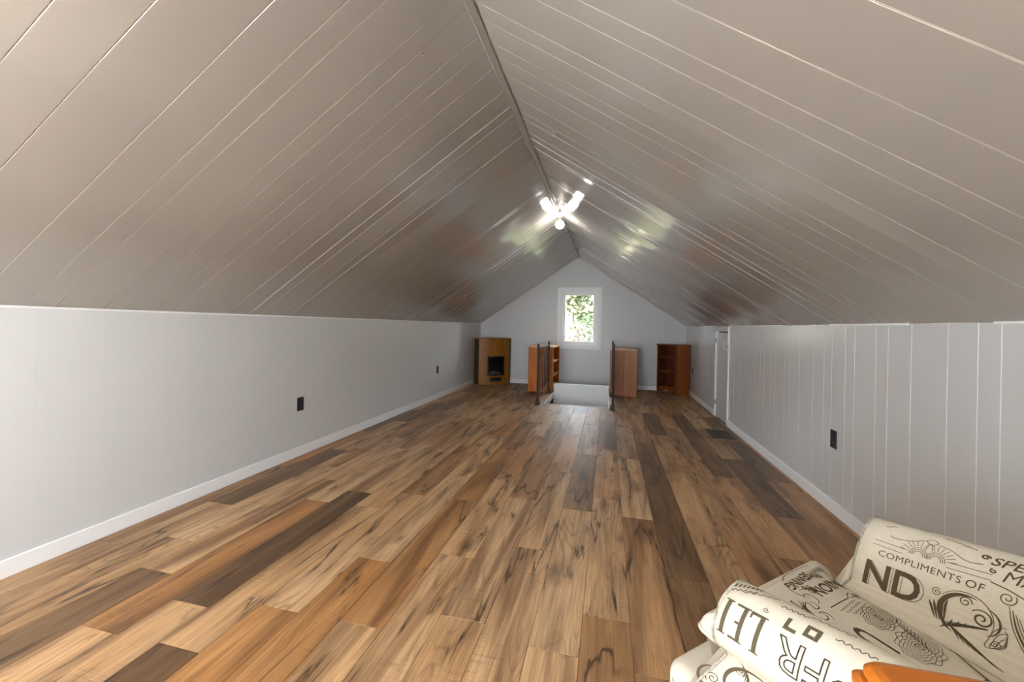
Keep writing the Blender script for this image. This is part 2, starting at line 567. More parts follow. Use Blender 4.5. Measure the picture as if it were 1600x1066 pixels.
# ------------------------------------------------------------------ knee walls
DY0, DY1, DZ1 = 5.50, 6.07, 1.185                    # little door in the right wall
wl = struct(box('wall_left', M['wall'], None, XL - .15, XL - .006, YB - .1, YE + .1, -.012, KN + .03), 'pale grey panelled left knee wall', 'wall')
bm = bmesh.new()
add_box(bm, XR + .002, XR + .15, YB - .1, DY0, -.012, KN + .03)
add_box(bm, XR + .002, XR + .15, DY1, YE + .1, -.012, KN + .03)
add_box(bm, XR + .002, XR + .15, DY0, DY1, DZ1, KN + .03)
add_box(bm, XR + .10, XR + .15, DY0, DY1, -.012, DZ1)
wr = struct(link('wall_right', bm_mesh('wall_right', bm), M['groove']), 'grey grooved panel right knee wall', 'wall')
ys = board_lines(2.185, YB, YE)
for a, b in zip(ys, ys[1:]):
    spans = [(0, KN)] if (b <= DY0 or a >= DY1) else [(DZ1, KN)]
    segs = [(a, b, s) for s in spans]
    if a < DY0 < b:
        segs = [(a, DY0, (0, KN)), (DY0, b, (DZ1, KN))]
    if a < DY1 < b:
        segs = [(a, DY1, (DZ1, KN)), (DY1, b, (0, KN))]
    for p, q, (z0, z1) in segs:
        if q - p < .012:
            continue
        v, f = board_me(p, q, z0, z1, 0.0042, 0.0006, 0.0018)
        link('panel_board', mesh_of('panel_board', [(XR - d, y, z) for y, z, d in v], f), M['wall_gloss'], wr)
ys = board_lines(2.30, YB, YE)
for a, b in zip(ys, ys[1:]):
    v, f = board_me(a, b, 0, KN, 0.0003, 0.00005, 0.0055)
    link('panel_board', mesh_of('panel_board', [(XL + d, y, z) for y, z, d in v], f), M['wall'], wl)

# ------------------------------------------------------------------ end wall and the wall behind the camera
WX0, WX1, WZ0, WZ1 = -0.943, -0.207, 0.83, 1.941     # far window opening (inside the casing)
def gable(name, y_face, sgn, win, label):
    """sgn +1: wall body lies at y > y_face"""
    x0, x1, z0, z1 = win
    bm = bmesh.new()
    h0, h1 = sorted((y_face + sgn * .006, y_face + sgn * .16))
    lo, e = -.012, .03
    add_prism(bm, [(XL - .1, lo), (x0, lo), (x0, roof_z(x0) + e), (XL - .1, roof_z(XL) + e)], h0, h1, 'xz')
    add_prism(bm, [(x1, lo), (XR + .1, lo), (XR + .1, roof_z(XR) + e), (x1, roof_z(x1) + e)], h0, h1, 'xz')
    add_prism(bm, [(x0, lo), (x1, lo), (x1, z0), (x0, z0)], h0, h1, 'xz')
    top = [(x0, z1), (x1, z1), (x1, roof_z(x1) + e)]
    if x0 < RX < x1:
        top.append((RX, RZ + e))
    top.append((x0, roof_z(x0) + e))
    add_prism(bm, top, h0, h1, 'xz')
    w_ = struct(link(name, bm_mesh(name, bm), M['wall']), label, 'wall')
    xs = board_lines(-2.5, XL, XR)
    def piece(a, b, zlo, zhi_fn):
        if b - a < .012:
            return
        xm = [RX] if a + .01 < RX < b - .01 else []
        g = .0006
        xs_ = [a + g] + xm + [b - g]
        poly = [(a + g, zlo), (b - g, zlo)] + [(x, zhi_fn(x)) for x in reversed(xs_)]
        bm_ = bmesh.new()
        add_prism(bm_, poly, min(y_face, y_face + sgn * .0058), max(y_face, y_face + sgn * .0058), 'xz')
        link('panel_board', bm_mesh('panel_board', bm_), M['wall'], w_)
    for a, b in zip(xs, xs[1:]):
        cuts = [a] + [c for c in (x0, x1) if a < c < b] + [b]
        for p, q in zip(cuts, cuts[1:]):
            if p >= x0 - 1e-6 and q <= x1 + 1e-6:
                piece(p, q, 0, lambda x: z0)
                piece(p, q, z1, roof_z)
            else:
                piece(p, q, 0, roof_z)
    return w_
we = gable('wall_end', YE, +1, (WX0, WX1, WZ0, WZ1), 'grey gable end wall around the small window')
BX0, BX1, BZ0, BZ1 = -2.20, -0.30, 0.25, 1.50
wb = gable('wall_back', YB, -1, (BX0, BX1, BZ0, BZ1), 'grey gable wall opposite the small window')

def window(name, y_face, sgn, x0, x1, z0, z1, cas, label):
    """casing on the room side, vinyl frame and pane set back in the wall"""
    r = bpy.data.objects.new(name, None)
    COL.objects.link(r)
    r.location = ((x0 + x1) / 2, y_face, z0)
    struct(r, label, 'window')
    X, Z = (x1 - x0) / 2, z1 - z0
    def fr(nm, o, i, d0, d1, mat, parent):
        bm = bmesh.new()
        a, b = sorted((sgn * d0, sgn * d1))
        add_box(bm, -X - o, -X - i, a, b, -o, Z + o)
        add_box(bm, X + i, X + o, a, b, -o, Z + o)
        add_box(bm, -X - i, X + i, a, b, -o, -i)
        add_box(bm, -X - i, X + i, a, b, Z + i, Z + o)
        return link(nm, bm_mesh(nm, bm), mat, parent)
    c = cas
    for nm, bx in (('casing', (-X - c, -X, -c, Z + c)), ('casing', (X, X + c, -c, Z + c)), ('casing', (-X, X, -c, 0)), ('casing', (-X, X, Z, Z + c))):
        a, b = sorted((-sgn * .016, sgn * .006))
        box(nm, M['white'], r, bx[0], bx[1], a, b, bx[2], bx[3], .002)
    fr('jamb', 0.0, -.012, -.012, .15, M['vinyl'], r)
    f = fr('window_frame', -.012, -.075, .03, .10, M['vinyl'], r)
    fr('glazing_bead', -.070, -.082, .05, .075, M['vinyl'], f)
    a, b = sorted((sgn * .058, sgn * .064))
    box('pane', M['glass'], r, -X + .078, X - .078, a, b, .078, Z - .078)
    return r
window('window_1', YE, +1, WX0, WX1, WZ0, WZ1, .075, 'white framed window looking onto sunlit leaves in the gable wall')
window('added_window', YB, -1, BX0, BX1, BZ0, BZ1, .075, 'added unseen wide window giving daylight from the gable wall opposite')  # added out of view behind the camera to bring in daylight

# ------------------------------------------------------------------ ceiling
def sag(side, s, y):
    n = noise.noise(Vector((y * 2.6, s * 0.8, 3.1 if side < 0 else 9.7)))
    n2 = noise.noise(Vector((y * 7.0, s * 1.6, 1.7 if side < 0 else 5.3)))
    return 0.0042 * n + 0.0012 * n2

bm = bmesh.new()
d = .012
for (xa, xb) in ((XL, RX), (RX, XR)):
    za, zb = roof_z(xa), roof_z(xb)
    ex = -.18 if xa == XL else 0
    ex2 = .18 if xb == XR else 0
    za2 = za + ex * (zb - za) / (xb - xa)
    zb2 = zb + ex2 * (zb - za) / (xb - xa)
    add_prism(bm, [(xa + ex, za2 + d), (xb + ex2, zb2 + d), (xb + ex2, zb2 + .2), (xa + ex, za2 + .2)], YB - .16, YE + .16, 'xz')
for side, ex in ((-1, XL), (1, XR)):                   # inner skin seen in the grooves
    E, R_ = Vector((ex, 0, KN)), Vector((RX, 0, RZ))
    sl = (E - R_); L = sl.length; sl.normalize()
    nrm = Vector((sl.z, 0, -sl.x))
    nrm = -nrm if nrm.z > 0 else nrm
    g_ = []
    NY = 380
    for j in range(NY + 1):
        y = YB + (YE - YB) * j / NY
        g_.append([bm.verts.new((R_ + sl * (L * i / 14) + nrm * (sag(side, L * i / 14, y) - (.0034 if y < 2.3 else .0056))) + Vector((0, y, 0))) for i in range(15)])
    for A, B in zip(g_, g_[1:]):
        for i in range(14):
            bm.faces.new((A[i], A[i + 1], B[i + 1], B[i]))
ceiling = struct(link('ceiling', bm_mesh('ceiling', bm), M['ceil_groove']), 'taupe painted board ceiling with two slopes', 'ceiling')

def ceil_board(side, ya, yb, lift=None):
    ex = XL if side < 0 else XR
    E, R_ = Vector((ex, 0, KN)), Vector((RX, 0, RZ))
    sl = (E - R_)
    L = sl.length
    sl.normalize()
    nrm = Vector((sl.z, 0, -sl.x))
    if nrm.z > 0:
        nrm = -nrm                                     # into the room
    NS = 14
    g, c, t = (.0030 if side < 0 else .0042), .0008, (.0036 if ya < 2.2 else .0058)
    a, b = ya + g / 2, yb - g / 2
    m3 = [a + c, a + c + (b - a - 2 * c) / 3, a + c + (b - a - 2 * c) * 2 / 3, b - c]
    cols = [(m3[0], 0), (m3[1], 0), (m3[2], 0), (m3[3], 0), (a, -t), (a, -c), (m3[0], 0), (m3[3], 0), (b, -c), (b, -t)]
    quads = [(0, 1), (1, 2), (2, 3), (4, 5), (5, 6), (7, 8), (8, 9)]
    verts, faces = [], []
    tilt = rc.uniform(-.0042, .0042) if ya > 2.3 else rc.uniform(-.0003, .0006)
    for i in range(NS + 1):
        s = L * i / NS
        for y, dep in cols:
            h = dep + sag(side, s, y) + tilt * (y - (a + b) / 2) / (b - a)
            if lift:
                u = max(0., (s / L - .30) / .70)
                h += lift * math.sin(min(1, u * 1.4) * PI * .5) * ((y - a) / (b - a)) ** 2 * (0.75 + .25 * math.sin(u * 17))
            p = R_ + sl * s + nrm * h
            verts.append((p.x, y, p.z))
    n = len(cols)
    for k0, k1 in quads:
        for i in range(NS):
            q = [i * n + k0, i * n + k1, (i + 1) * n + k1, (i + 1) * n + k0]
            faces.append(q if side > 0 else q[::-1])
    me = bpy.data.meshes.new('ceiling_board')
    me.from_pydata(verts, [], faces)
    for i, p in enumerate(me.polygons):
        p.use_smooth = i < 3 * NS
    link('ceiling_board', me, M['ceil'], ceiling)
rc = random.Random(5)
for side, start in ((-1, 0.90), (1, 0.97)):
    ys = board_lines(start, YB, YE)
    for a, b in zip(ys, ys[1:]):
        ceil_board(side, a, b, lift=.009 if (side > 0 and 1.60 < a < 1.70) else None)

# ridge strip, eave trims, baseboards
zr = RZ - .004
prism('ridge', M['ceil'], None, [(RX - .024, zr - .012), (RX + .006, zr - .0), (RX + .010, zr - .009), (RX + .006, zr - .016), (RX - .020, zr - .030), (RX - .027, zr - .024)], YB, YE, 'xz')
o = bpy.data.objects['ridge']; o.name = 'trim_1'
struct(o, 'narrow taupe strip along the ceiling ridge', 'trim')
o = prism('trim_2', M['white'], None, [(XL, KN - .010), (XL + .006, KN - .010), (XL + .010, KN + .002), (XL, KN)], YB, YE, 'xz')
struct(o, 'thin white moulding under the left slope', 'trim')
tr = struct(bpy.data.objects.new('trim_3', None), 'pieces of thin white moulding under the right slope', 'trim')
COL.objects.link(tr)
for ya, yb, h in ((YB, 1.96, .006), (2.42, 3.15, .009), (3.9, 5.2, .006), (6.1, YE, .005)):
    box('moulding_piece', M['white'], tr, XR - .010, XR, ya, yb, KN - h, KN + .004, .002)
def base(name, label, parts):
    r = struct(bpy.data.objects.new(name, None), label, 'baseboard')
    COL.objects.link(r)
    for p in parts:
        box('board', M['white'], r, *p, .003)
BT, BH = .014, .085
base('baseboard_left', 'white baseboard along the left knee wall', [(XL, XL + BT, YB, YE, 0, BH)])
base('baseboard_right', 'white baseboard in two runs beside the little wall door', [(XR - BT, XR, YB, DY0 - .03, 0, BH), (XR - BT, XR, DY1 + .03, YE, 0, BH)])
base('baseboard_end', 'white baseboard below the small window gable', [(XL + BT, HX0 - .01, YE - BT, YE, 0, BH), (HX1 + .01, XR - BT, YE - BT, YE, 0, BH)])

# ------------------------------------------------------------------ little door in the right knee wall
dr = struct(bpy.data.objects.new('door_1', None), 'small grey knee wall door with white edges and a loop handle', 'door')
COL.objects.link(dr)
dr.location = (XR, (DY0 + DY1) / 2, 0)
hw = (DY1 - DY0) / 2
box('door_panel', M['wall_gloss'], dr, .004, .03, -hw + .006, hw - .006, .006, DZ1 - .022, .002)
box('casing', M['white'], dr, -.012, .03, -hw - .03, -hw, 0, KN - .012, .002)
box('casing', M['white'], dr, -.012, .03, hw, hw + .022, 0, DZ1 - .006, .002)
box('gap_shade', M['black_void'], dr, .032, .09, -hw, hw, DZ1 - .03, DZ1)  # black filler that paints the shade in the gap over the door
for z in (.20, 1.05):
    hg = box('hinge', M['steel'], dr, -.016, .004, hw - .034, hw + .026, z - .03, z + .03, .002)
    bm = bmesh.new(); add_tube(bm, [(-.018, hw - .002, z - .034), (-.018, hw - .002, z + .034)], .005)
    link('hinge_pin', bm_mesh('hinge_pin', bm), M['steel'], hg)
bm = bmesh.new()
add_tube(bm, [(.004, -hw + .05, 1.05), (-.030, -hw + .05, 1.055), (-.042, -hw + .055, 1.03), (-.042, -hw + .06, .985), (-.030, -hw + .06, .955), (.004, -hw + .06, .95)], .007, 8)
hd = link('handle', bm_mesh('handle', bm, True), M['white_plastic'], dr)

# ------------------------------------------------------------------ stairwell
sw = struct(bpy.data.objects.new('stairwell', None), 'white lined stair opening in the floor between the railings', 'stairwell')
COL.objects.link(sw)
ZB = -2.45
PB = 7.27                                             # white bulkhead face
box('side_wall', M['wall'], sw, HX0 - .05, HX0, HY0, YE, ZB, -.014)
box('side_wall', M['wall'], sw, HX1, HX1 + .05, HY0, YE, ZB, -.014)
box('front_wall', M['wall'], sw, HX0, HX1, HY0 - .05, HY0, ZB, -.014)
box('curb_wall', M['white'], sw, HX0 + .004, HX1 - .004, PB, PB + .09, ZB, .160, .002)
box('end_lining', M['wall'], sw, HX0, HX1, YE - .002, YE + .05, ZB, -.002)
box('lower_floor', M['subfloor'], sw, HX0, HX1, HY0, YE, ZB - .05, ZB)
box('edge_trim', M['white'], sw, HX0 - .004, HX0 + .010, HY0, PB, -.09, .004)
box('edge_trim', M['white'], sw, HX1 - .010, HX1 + .004, HY0, PB, -.09, .004)
box('edge_trim', M['white'], sw, HX0, HX1, HY0 - .003, HY0 + .010, -.09, .003)

# ------------------------------------------------------------------ railings
def railing(label, x, y0, y1, h):
    t = thing('iron_railing', label, 'railing', (x, y0, 0), group='black iron railings beside the stair opening')
    L = y1 - y0
    for yy, hh in ((0, h), (L, h + .005)):
        bm = bmesh.new()
        add_box(bm, -.014, .014, yy - .014, yy + .014, 0, hh, .002)
        p = link('post', bm_mesh('post', bm), M['black_iron'], t)
        bm = bmesh.new()
        pr = [(.038, 0), (.038, .012), (.034, .03), (.026, .075), (.018, .085), (.0145, .085)]
        rings = []
        for r, z in pr:
            rings.append([bm.verts.new((sx * r, yy + sy * r, z)) for sx, sy in ((-1, -1), (1, -1), (1, 1), (-1, 1))])
        for A, B in zip(rings, rings[1:]):
            for k in range(4):
                bm.faces.new((A[k], A[(k + 1) % 4], B[(k + 1) % 4], B[k]))
        bm.faces.new(rings[0][::-1]); bm.faces.new(rings[-1])
        link('shoe', bm_mesh('shoe', bm), M['black_iron'], p)
        bm = bmesh.new()
        add_box(bm, -.018, .018, yy - .018, yy + .018, hh, hh + .014, .002)
        add_box(bm, -.011, .011, yy - .011, yy + .011, hh + .014, hh + .03, .002)
        link('cap', bm_mesh('cap', bm), M['black_iron'], p)
    zt, zb = h - .045, .17
    box('top_rail', M['black_iron'], t, -.012, .012, .014, L - .014, zt, zt + .018, .002)
    box('bottom_rail', M['black_iron'], t, -.012, .012, .014, L - .014, zb, zb + .018, .002)
    n = 6
    for i in range(1, n + 1):
        yy = L * i / (n + 1)
        box('baluster', M['black_iron'], t, -.006, .006, yy - .006, yy + .006, zb + .016, zt + .002)
    for j in range(1, 7):
        zz = zb + (zt - zb) * j / 7
        bm = bmesh.new()
        pts = [(.007 * math.sin(k * PI / 2 + j * PI), .014 + (L - .028) * k / 40, zz + .012 * math.sin(k / 40 * 2 * PI * 2.5)) for k in range(41)]
        add_tube(bm, pts, .0045, 6)
        link('woven_bar', bm_mesh('woven_bar', bm), M['black_iron'], t)
    return t
railing('black iron railing with woven lattice in front of the amber bookcase', -1.030, 6.03, 7.16, .905)
railing('black iron railing in front of the pinkish brown bookcase', .088, 6.01, 7.16, .945)

# ------------------------------------------------------------------ bookcases beside the stairs
def bookcase(name, label, loc, W, D, H, side_mat, in_mat, shelf_mat, open_dir, rz=0.0):
    """side panel (two boards) faces -y; open_dir +1: open towards +x, -1: towards -x. W in x, D in y"""
    t = thing(name, label, 'bookcase', loc, rz)
    th = .019
    half = W * .52
    box('side_board', side_mat, t, 0, half - .001, 0, th, 0, H - .022, .0015)
    box('side_board', side_mat, t, half + .001, W, 0, th, 0, H - .022, .0015)
    box('far_side', side_mat, t, 0, W, D - th, D, 0, H - .022, .001)
    bx = (0, .008) if open_dir > 0 else (W - .008, W)
    box('back_panel', in_mat, t, bx[0], bx[1], th, D - th, .03, H - .022)
    fx = (W - .02, W + .002) if open_dir > 0 else (-.002, .02)
    box('face_stile', side_mat, t, fx[0], fx[1], -.001, .045, 0, H - .022, .001)
    box('face_stile', side_mat, t, fx[0], fx[1], D - .045, D + .001, 0, H - .022, .001)
    box('kick_board', side_mat, t, fx[0], fx[1], .045, D - .045, 0, .06, .001)
    for z in (.06, .27, .53):
        box('shelf', shelf_mat, t, .010, W - .012, th, D - th, z, z + .018, .001)
    box('top_board', shelf_mat, t, -.030 if open_dir > 0 else -.012, W + (.012 if open_dir > 0 else .012), -.015, D + .006, H - .022, H, .003)
    return t
bookcase('low_bookcase', 'amber pine low bookcase open towards the stair bulkhead', (-1.425, 7.255, 0), .462, .925, .835, M['pine'], M['cherry_in'], M['pine_shelf'], +1)
bookcase('low_bookcase', 'pinkish brown low bookcase showing its two-board side', (.046, 7.33, 0), .462, .80, .825, M['maple'], M['maple'], M['pine_shelf'], -1, math.radians(-4))

# ------------------------------------------------------------------ corner shelf
A_, B_, C_, D_, K_ = (.930, 8.02), (1.232, 7.760), (1.452, 7.790), (1.452, 8.02), (1.105, 8.185)
t = thing('corner_shelf', 'reddish brown corner shelf with a scalloped base rail', 'shelf', (1.2, 7.95, 0))
ox = lambda p: (p[0] - 1.2, p[1] - 7.95)
H = .915
def wall_panel(nm, mat, p, q, th, z0, z1, parent=t):
    p, q = Vector(ox(p)), Vector(ox(q))
    dv = (q - p).normalized()
    n = Vector((-dv.y, dv.x)) * th
    return prism(nm, mat, parent, [tuple(p), tuple(q), tuple(q + n), tuple(p + n)], z0, z1, 'xy', bevel=.0015)
E_ = (1.300, 7.985)
wall_panel('back_panel', M['cherry_in'], K_, A_, .010, .02, H - .022)
wall_panel('back_panel', M['cherry_in'], E_, K_, .010, .02, H - .022)
wall_panel('inner_side', M['cherry_in'], B_, E_, -.012, .02, H - .022)
wp = wall_panel('wing_panel', M['cherry'], B_, C_, .018, 0, H - .022)
wall_panel('far_side', M['cherry'], C_, D_, .016, 0, H - .022)
wall_panel('stile', M['cherry'], A_, (.945, 8.007), -.02, 0, H - .022)
wall_panel('stile', M['cherry'], (1.205, 7.783), B_, -.02, 0, H - .022)
for z in (.095, .40, .665):
    prism('shelf', M['cherry'], t, [ox(A_), ox((B_[0] - .004, B_[1] + .004)), ox(E_), ox(K_)], z, z + .018, 'xy')
# scalloped base rail
p, q = Vector(ox(A_)), Vector(ox(B_))
dv = (q - p); Lr = dv.length; dv.normalize()
n2 = Vector((-dv.y, dv.x))
NS = 24
top, bot = [], []
for i in range(NS + 1):
    u = i / NS
    e = min(u, 1 - u)
    bot.append((u * Lr, .02 + .022 * abs(math.sin(u * PI * 3.0)) + (.018 if .1 < e else 0)))
bm = bmesh.new()
fr_, bk = [], []
for i in range(NS + 1):
    s, zb_ = bot[i]
    P0 = p + dv * s
    P1 = P0 - n2 * -.016
    fr_.append((bm.verts.new((P0.x, P0.y, zb_)), bm.verts.new((P0.x, P0.y, .095))))
    bk.append((bm.verts.new((P1.x, P1.y, zb_)), bm.verts.new((P1.x, P1.y, .095))))
for i in range(NS):
    a, b, c, d_ = fr_[i], fr_[i + 1], bk[i], bk[i + 1]
    bm.faces.new((a[0], b[0], b[1], a[1])); bm.faces.new((c[0], c[1], d_[1], d_[0]))
    bm.faces.new((a[0], c[0], d_[0], b[0])); bm.faces.new((a[1], b[1], d_[1], c[1]))
bm.faces.new((fr_[0][0], fr_[0][1], bk[0][1], bk[0][0])); bm.faces.new((fr_[-1][0], bk[-1][0], bk[-1][1], fr_[-1][1]))
link('base_rail', bm_mesh('base_rail', bm), M['cherry'], t)
prism('top_board', M['cherry'], t, [ox((.905, 8.035)), ox((.905, 8.005)), ox((1.222, 7.732)), ox((1.465, 7.762)), ox((1.465, 8.05)), ox((1.11, 8.20)), ox((1.09, 8.20))], H - .022, H, 'xy', bevel=.003)

# ------------------------------------------------------------------ corner electric fireplace
F0, F1 = Vector((-2.535, 7.700)), Vector((-1.985, 8.115))
fd = (F1 - F0).normalized()
ang = math.atan2(fd.y, fd.x)
FW = (F1 - F0).length
t = thing('corner_fireplace', 'golden oak corner electric fireplace with a black firebox', 'fireplace', ((F0.x + F1.x) / 2, (F0.y + F1.y) / 2, 0), ang)
# local: x along the front chord, -y towards the room
BOW, FH = .095, .945
def bow(x, extra=0.0):
    u = x / (FW / 2)
    return -BOW * max(0, 1 - u * u) - extra
def bowed(nm, mat, x0, x1, z0, z1, e0, e1, n=10, parent=t):
    """slab following the bow: front at extra e1, back at e0 (positive = proud of the front)"""
    bm = bmesh.new()
    poly = [(x0 + (x1 - x0) * i / n, bow(x0 + (x1 - x0) * i / n, e1)) for i in range(n + 1)]
    poly += [(x0 + (x1 - x0) * i / n, bow(x0 + (x1 - x0) * i / n, e0)) for i in range(n, -1, -1)]
    add_prism(bm, poly, z0, z1, 'xy')
    return link(nm, bm_mesh(nm, bm), mat, parent)
hx = FW / 2
ow, oz0, oz1 = .185, .185, .575                       # firebox opening
sx0, sx1, sz0, sz1 = -.125, .125, .065, .145
bowed('front_panel', M['oak'], -hx, -ow, .02, FH - .03, -.02, 0, 5)
bowed('front_panel', M['oak'], ow, hx, .02, FH - .03, -.02, 0, 5)
bowed('front_panel', M['oak'], -ow, ow, oz1, FH - .03, -.02, 0, 8)
bowed('front_panel', M['oak'], -ow, ow, .145, oz0, -.02, 0, 8)
bowed('front_panel', M['oak'], -ow, sx0, .02, .145, -.02, 0, 3)
bowed('front_panel', M['oak'], sx1, ow, .02, .145, -.02, 0, 3)
bowed('front_panel', M['oak'], sx0, sx1, .02, .065, -.02, 0, 6)
bowed('base_moulding', M['oak'], -hx, hx, 0, .022, -.03, .012, 12)
# body behind the front, tapering into the corner
body = [(-hx, -.002), (hx, -.002), (hx - .02, .05), (.05, .33), (-.10, .33), (-hx - .06, .10)]
bm = bmesh.new()
add_prism(bm, body, 0.0, .02, 'xy')
link('bottom_board', bm_mesh('bottom_board', bm), M['oak_side'], t)
for p_, q_ in zip(body[1:], body[2:] + body[:1]):
    if p_ == body[0]:
        continue
    pv, qv = Vector(p_), Vector(q_)
    dv = (qv - pv).normalized(); nn = Vector((-dv.y, dv.x)) * .012
    prism('side_panel', M['oak_side'], t, [tuple(pv), tuple(qv), tuple(qv + nn), tuple(pv + nn)], .02, FH - .03, 'xy')
tp = [(hx + .015, -.008), (hx - .01, .06), (.06, .345), (-.11, .345), (-hx - .07, .11), (-hx - .015, -.008)]
bm = bmesh.new()
poly = [(-hx - .012 + (2 * hx + .024) * i / 14, bow((-hx - .012 + (2 * hx + .024) * i / 14), .018)) for i in range(15)] + tp[:-1]
add_prism(bm, poly, FH - .03, FH, 'xy')
link('top_board', bm_mesh('top_board', bm), M['oak'], t)
fb = bowed('firebox_frame', M['firebox'], -ow, -ow + .028, oz0, oz1, -.02, .006, 3)
bowed('firebox_frame', M['firebox'], ow - .028, ow, oz0, oz1, -.02, .006, 3)
bowed('firebox_frame', M['firebox'], -ow + .028, ow - .028, oz1 - .03, oz1, -.02, .006, 8)
bowed('firebox_frame', M['firebox'], -ow + .028, ow - .028, oz0, oz0 + .03, -.02, .006, 8)
bm = bmesh.new()
add_box(bm, -ow, ow, .045, .055, oz0, oz1)
add_box(bm, -ow, ow, -.07, .05, oz0 - .01, oz0)
link('firebox', bm_mesh('firebox', bm), M['firebox'], t)
for i, (x, y, r, z, a) in enumerate(((-.06, -.02, .022, .03, .2), (.05, -.03, .020, .03, -.25), (0.0, -.0, .018, .068, .1))):
    bm = bmesh.new()
    dx = .09
    add_tube(bm, [(x - dx, y - dx * a, oz0 + z), (x, y, oz0 + z + .006), (x + dx, y + dx * a, oz0 + z)], [r * .8, r, r * .85], 8)
    link('log', bm_mesh('log', bm, True), M['log'], t)
re_ = random.Random(3)
bm = bmesh.new()
for i in range(26):
    x = re_.uniform(-.13, .13); y = re_.uniform(-.06, .02); s = re_.uniform(.008, .018)
    add_box(bm, x - s, x + s, y - s, y + s, oz0, oz0 + s * 1.3, s * .4)
eb = link('ember_bed', bm_mesh('ember_bed', bm), M['ember'], t)
eb['kind'] = 'stuff'
bowed('glass_front', M['glass'], -ow + .028, ow - .028, oz0 + .03, oz1 - .03, -.010, -.006, 8)
bowed('heater_vent', M['black_void'], sx0, sx1, sz0, sz1, -.02, -.006, 6)
for i in range(3):
    z = sz0 + .018 + i * .022
    bowed('vent_slat', M['firebox'], sx0, sx1, z, z + .006, -.008, .002, 6)

# ------------------------------------------------------------------ outlets, switch, register
def outlet(label, side, y, z, mat=None, kind='outlet', group=None):
    """side +1: on the left wall facing +x; -1: on the right wall"""
    mat = mat or M['black_plastic']
    X = XL if side > 0 else XR
    t = thing('wall_outlet' if kind == 'outlet' else 'wall_switch', label, 'outlet' if kind == 'outlet' else 'switch', (X, y, z), group=group)
    f = lambda a, b: sorted((side * a, side * b))
    box('cover_plate', mat, t, *f(0, .005), -.037, .037, -.060, .060, .002)
    if kind == 'outlet':
        for s in (-1, 1):
            bm = bmesh.new()
            n = 16
            poly = [(.0175 * math.cos(2 * PI * k / n), s * .0195 + max(-.0125, min(.0125, .0165 * math.sin(2 * PI * k / n)))) for k in range(n)]
            add_prism(bm, poly, *f(.004, .008), 'yz')
            sk = link('socket', bm_mesh('socket', bm), mat, t)
            bm = bmesh.new()
            add_box(bm, *f(.0078, .0086), -.008, -.005, s * .0195 + .001, s * .0195 + .009)
            add_box(bm, *f(.0078, .0086), .005, .008, s * .0195 + .001, s * .0195 + .009)
            add_box(bm, *f(.0078, .0086), -.003, .003, s * .0195 - .010, s * .0195 - .005)
            link('slots', bm_mesh('slots', bm), M['steel'], sk)
        bm = bmesh.new(); add_box(bm, *f(.0045, .0062), -.002, .002, -.002, .002)
        link('screw', bm_mesh('screw', bm), M['steel'], t)
    else:
        box('toggle', mat, t, *f(.004, .016), -.006, .006, -.012, .012, .002)
    return t
outlet('black duplex outlet midway along the smooth pale knee wall', 1, 3.034, .465)
outlet('black duplex outlet on the smooth knee wall near the white switch plate', 1, 5.995, .47)
outlet('white switch plate on the smooth knee wall beside the fireplace', 1, 7.117, .455, M['white_plastic'], 'switch')
outlet('black duplex outlet on the grooved wall between armchair and little door', -1, 3.085, .487)
outlet('black duplex outlet on the grooved wall beside the corner shelf', -1, 7.62, .474)

t = thing('floor_register', 'dark brown slotted floor register beside the little wall door', 'vent', (1.278, 5.02, 0))
wx, wy = .128, .185
for nm, b in (('frame', (-wx, wx, -wy, -wy + .022)), ('frame', (-wx, wx, wy - .022, wy)), ('frame', (-wx, -wx + .022, -wy + .022, wy - .022)), ('frame', (wx - .022, wx, -wy + .022, wy - .022))):
    box(nm, M['register'], t, *b, 0, .006, .0015)
box('grille_back', M['black_void'], t, -wx + .02, wx - .02, -wy + .02, wy - .02, .0002, .001)
for i in range(13):
    x = -wx + .03 + i * (2 * wx - .06) / 12
    box('slat', M['register'], t, x - .0035, x + .0035, -wy + .02, wy - .02, .001, .005)
for i in range(5):
    y = -wy + .06 + i * (2 * wy - .12) / 4
    box('cross_bar', M['register'], t, -wx + .02, wx - .02, y - .004, y + .004, .001, .0048)

# ------------------------------------------------------------------ ridge lamp and added slope lamp
def ridge_lamp(label, x, y, z, power, drop=.040):
    t = thing('ceiling_lamp', label, 'lamp', (x, y, z))
    bm = bmesh.new()
    add_lathe(bm, [(.050, .0), (.052, -.012), (.046, -.022), (.030, -.032), (.026, -.050), (.0, -.050)], 24)
    link('lamp_holder', bm_mesh('lamp_holder', bm, True), M['porcelain'], t)
    bm = bmesh.new()
    add_tube(bm, [(0, 0, -.048), (0, 0, -.05 - drop)], .006, 10)
    link('lamp_cord', bm_mesh('lamp_cord', bm), M['porcelain'], t)
    bm = bmesh.new()
    add_lathe(bm, [(.012, -.045 - drop), (.018, -.050 - drop), (.018, -.062 - drop), (.0, -.062 - drop)], 16)
    link('lamp_socket', bm_mesh('lamp_socket', bm), M['porcelain'], t)
    bm = bmesh.new()
    pr = [(.014, -.056 - drop), (.016, -.062 - drop)]
    for i in range(1, 13):
        a = i / 12 * PI
        pr.append((max(.002, .052 * math.sin(.35 + a * (1 - .35 / PI))), -.105 - drop + .050 * math.cos(.35 + a * (1 - .35 / PI))))
    add_lathe(bm, pr, 24)
    link('bulb', bm_mesh('bulb', bm, True), emit_mat('lit_bulb', (1.0, .96, .90, 1), power / (PI * .031)), t)
    return t
ridge_lamp('lit bare bulb in a white holder on the ridge towards the window gable', RX + .012, 4.87, RZ - .034, LAMP_FAR)
ridge_lamp('added lit bare bulb, unseen, on the left slope near the added window', -1.45, -.05, roof_z(-1.45) - .006, LAMP_ADDED, .10)  # added out of view to light the near room and right slope

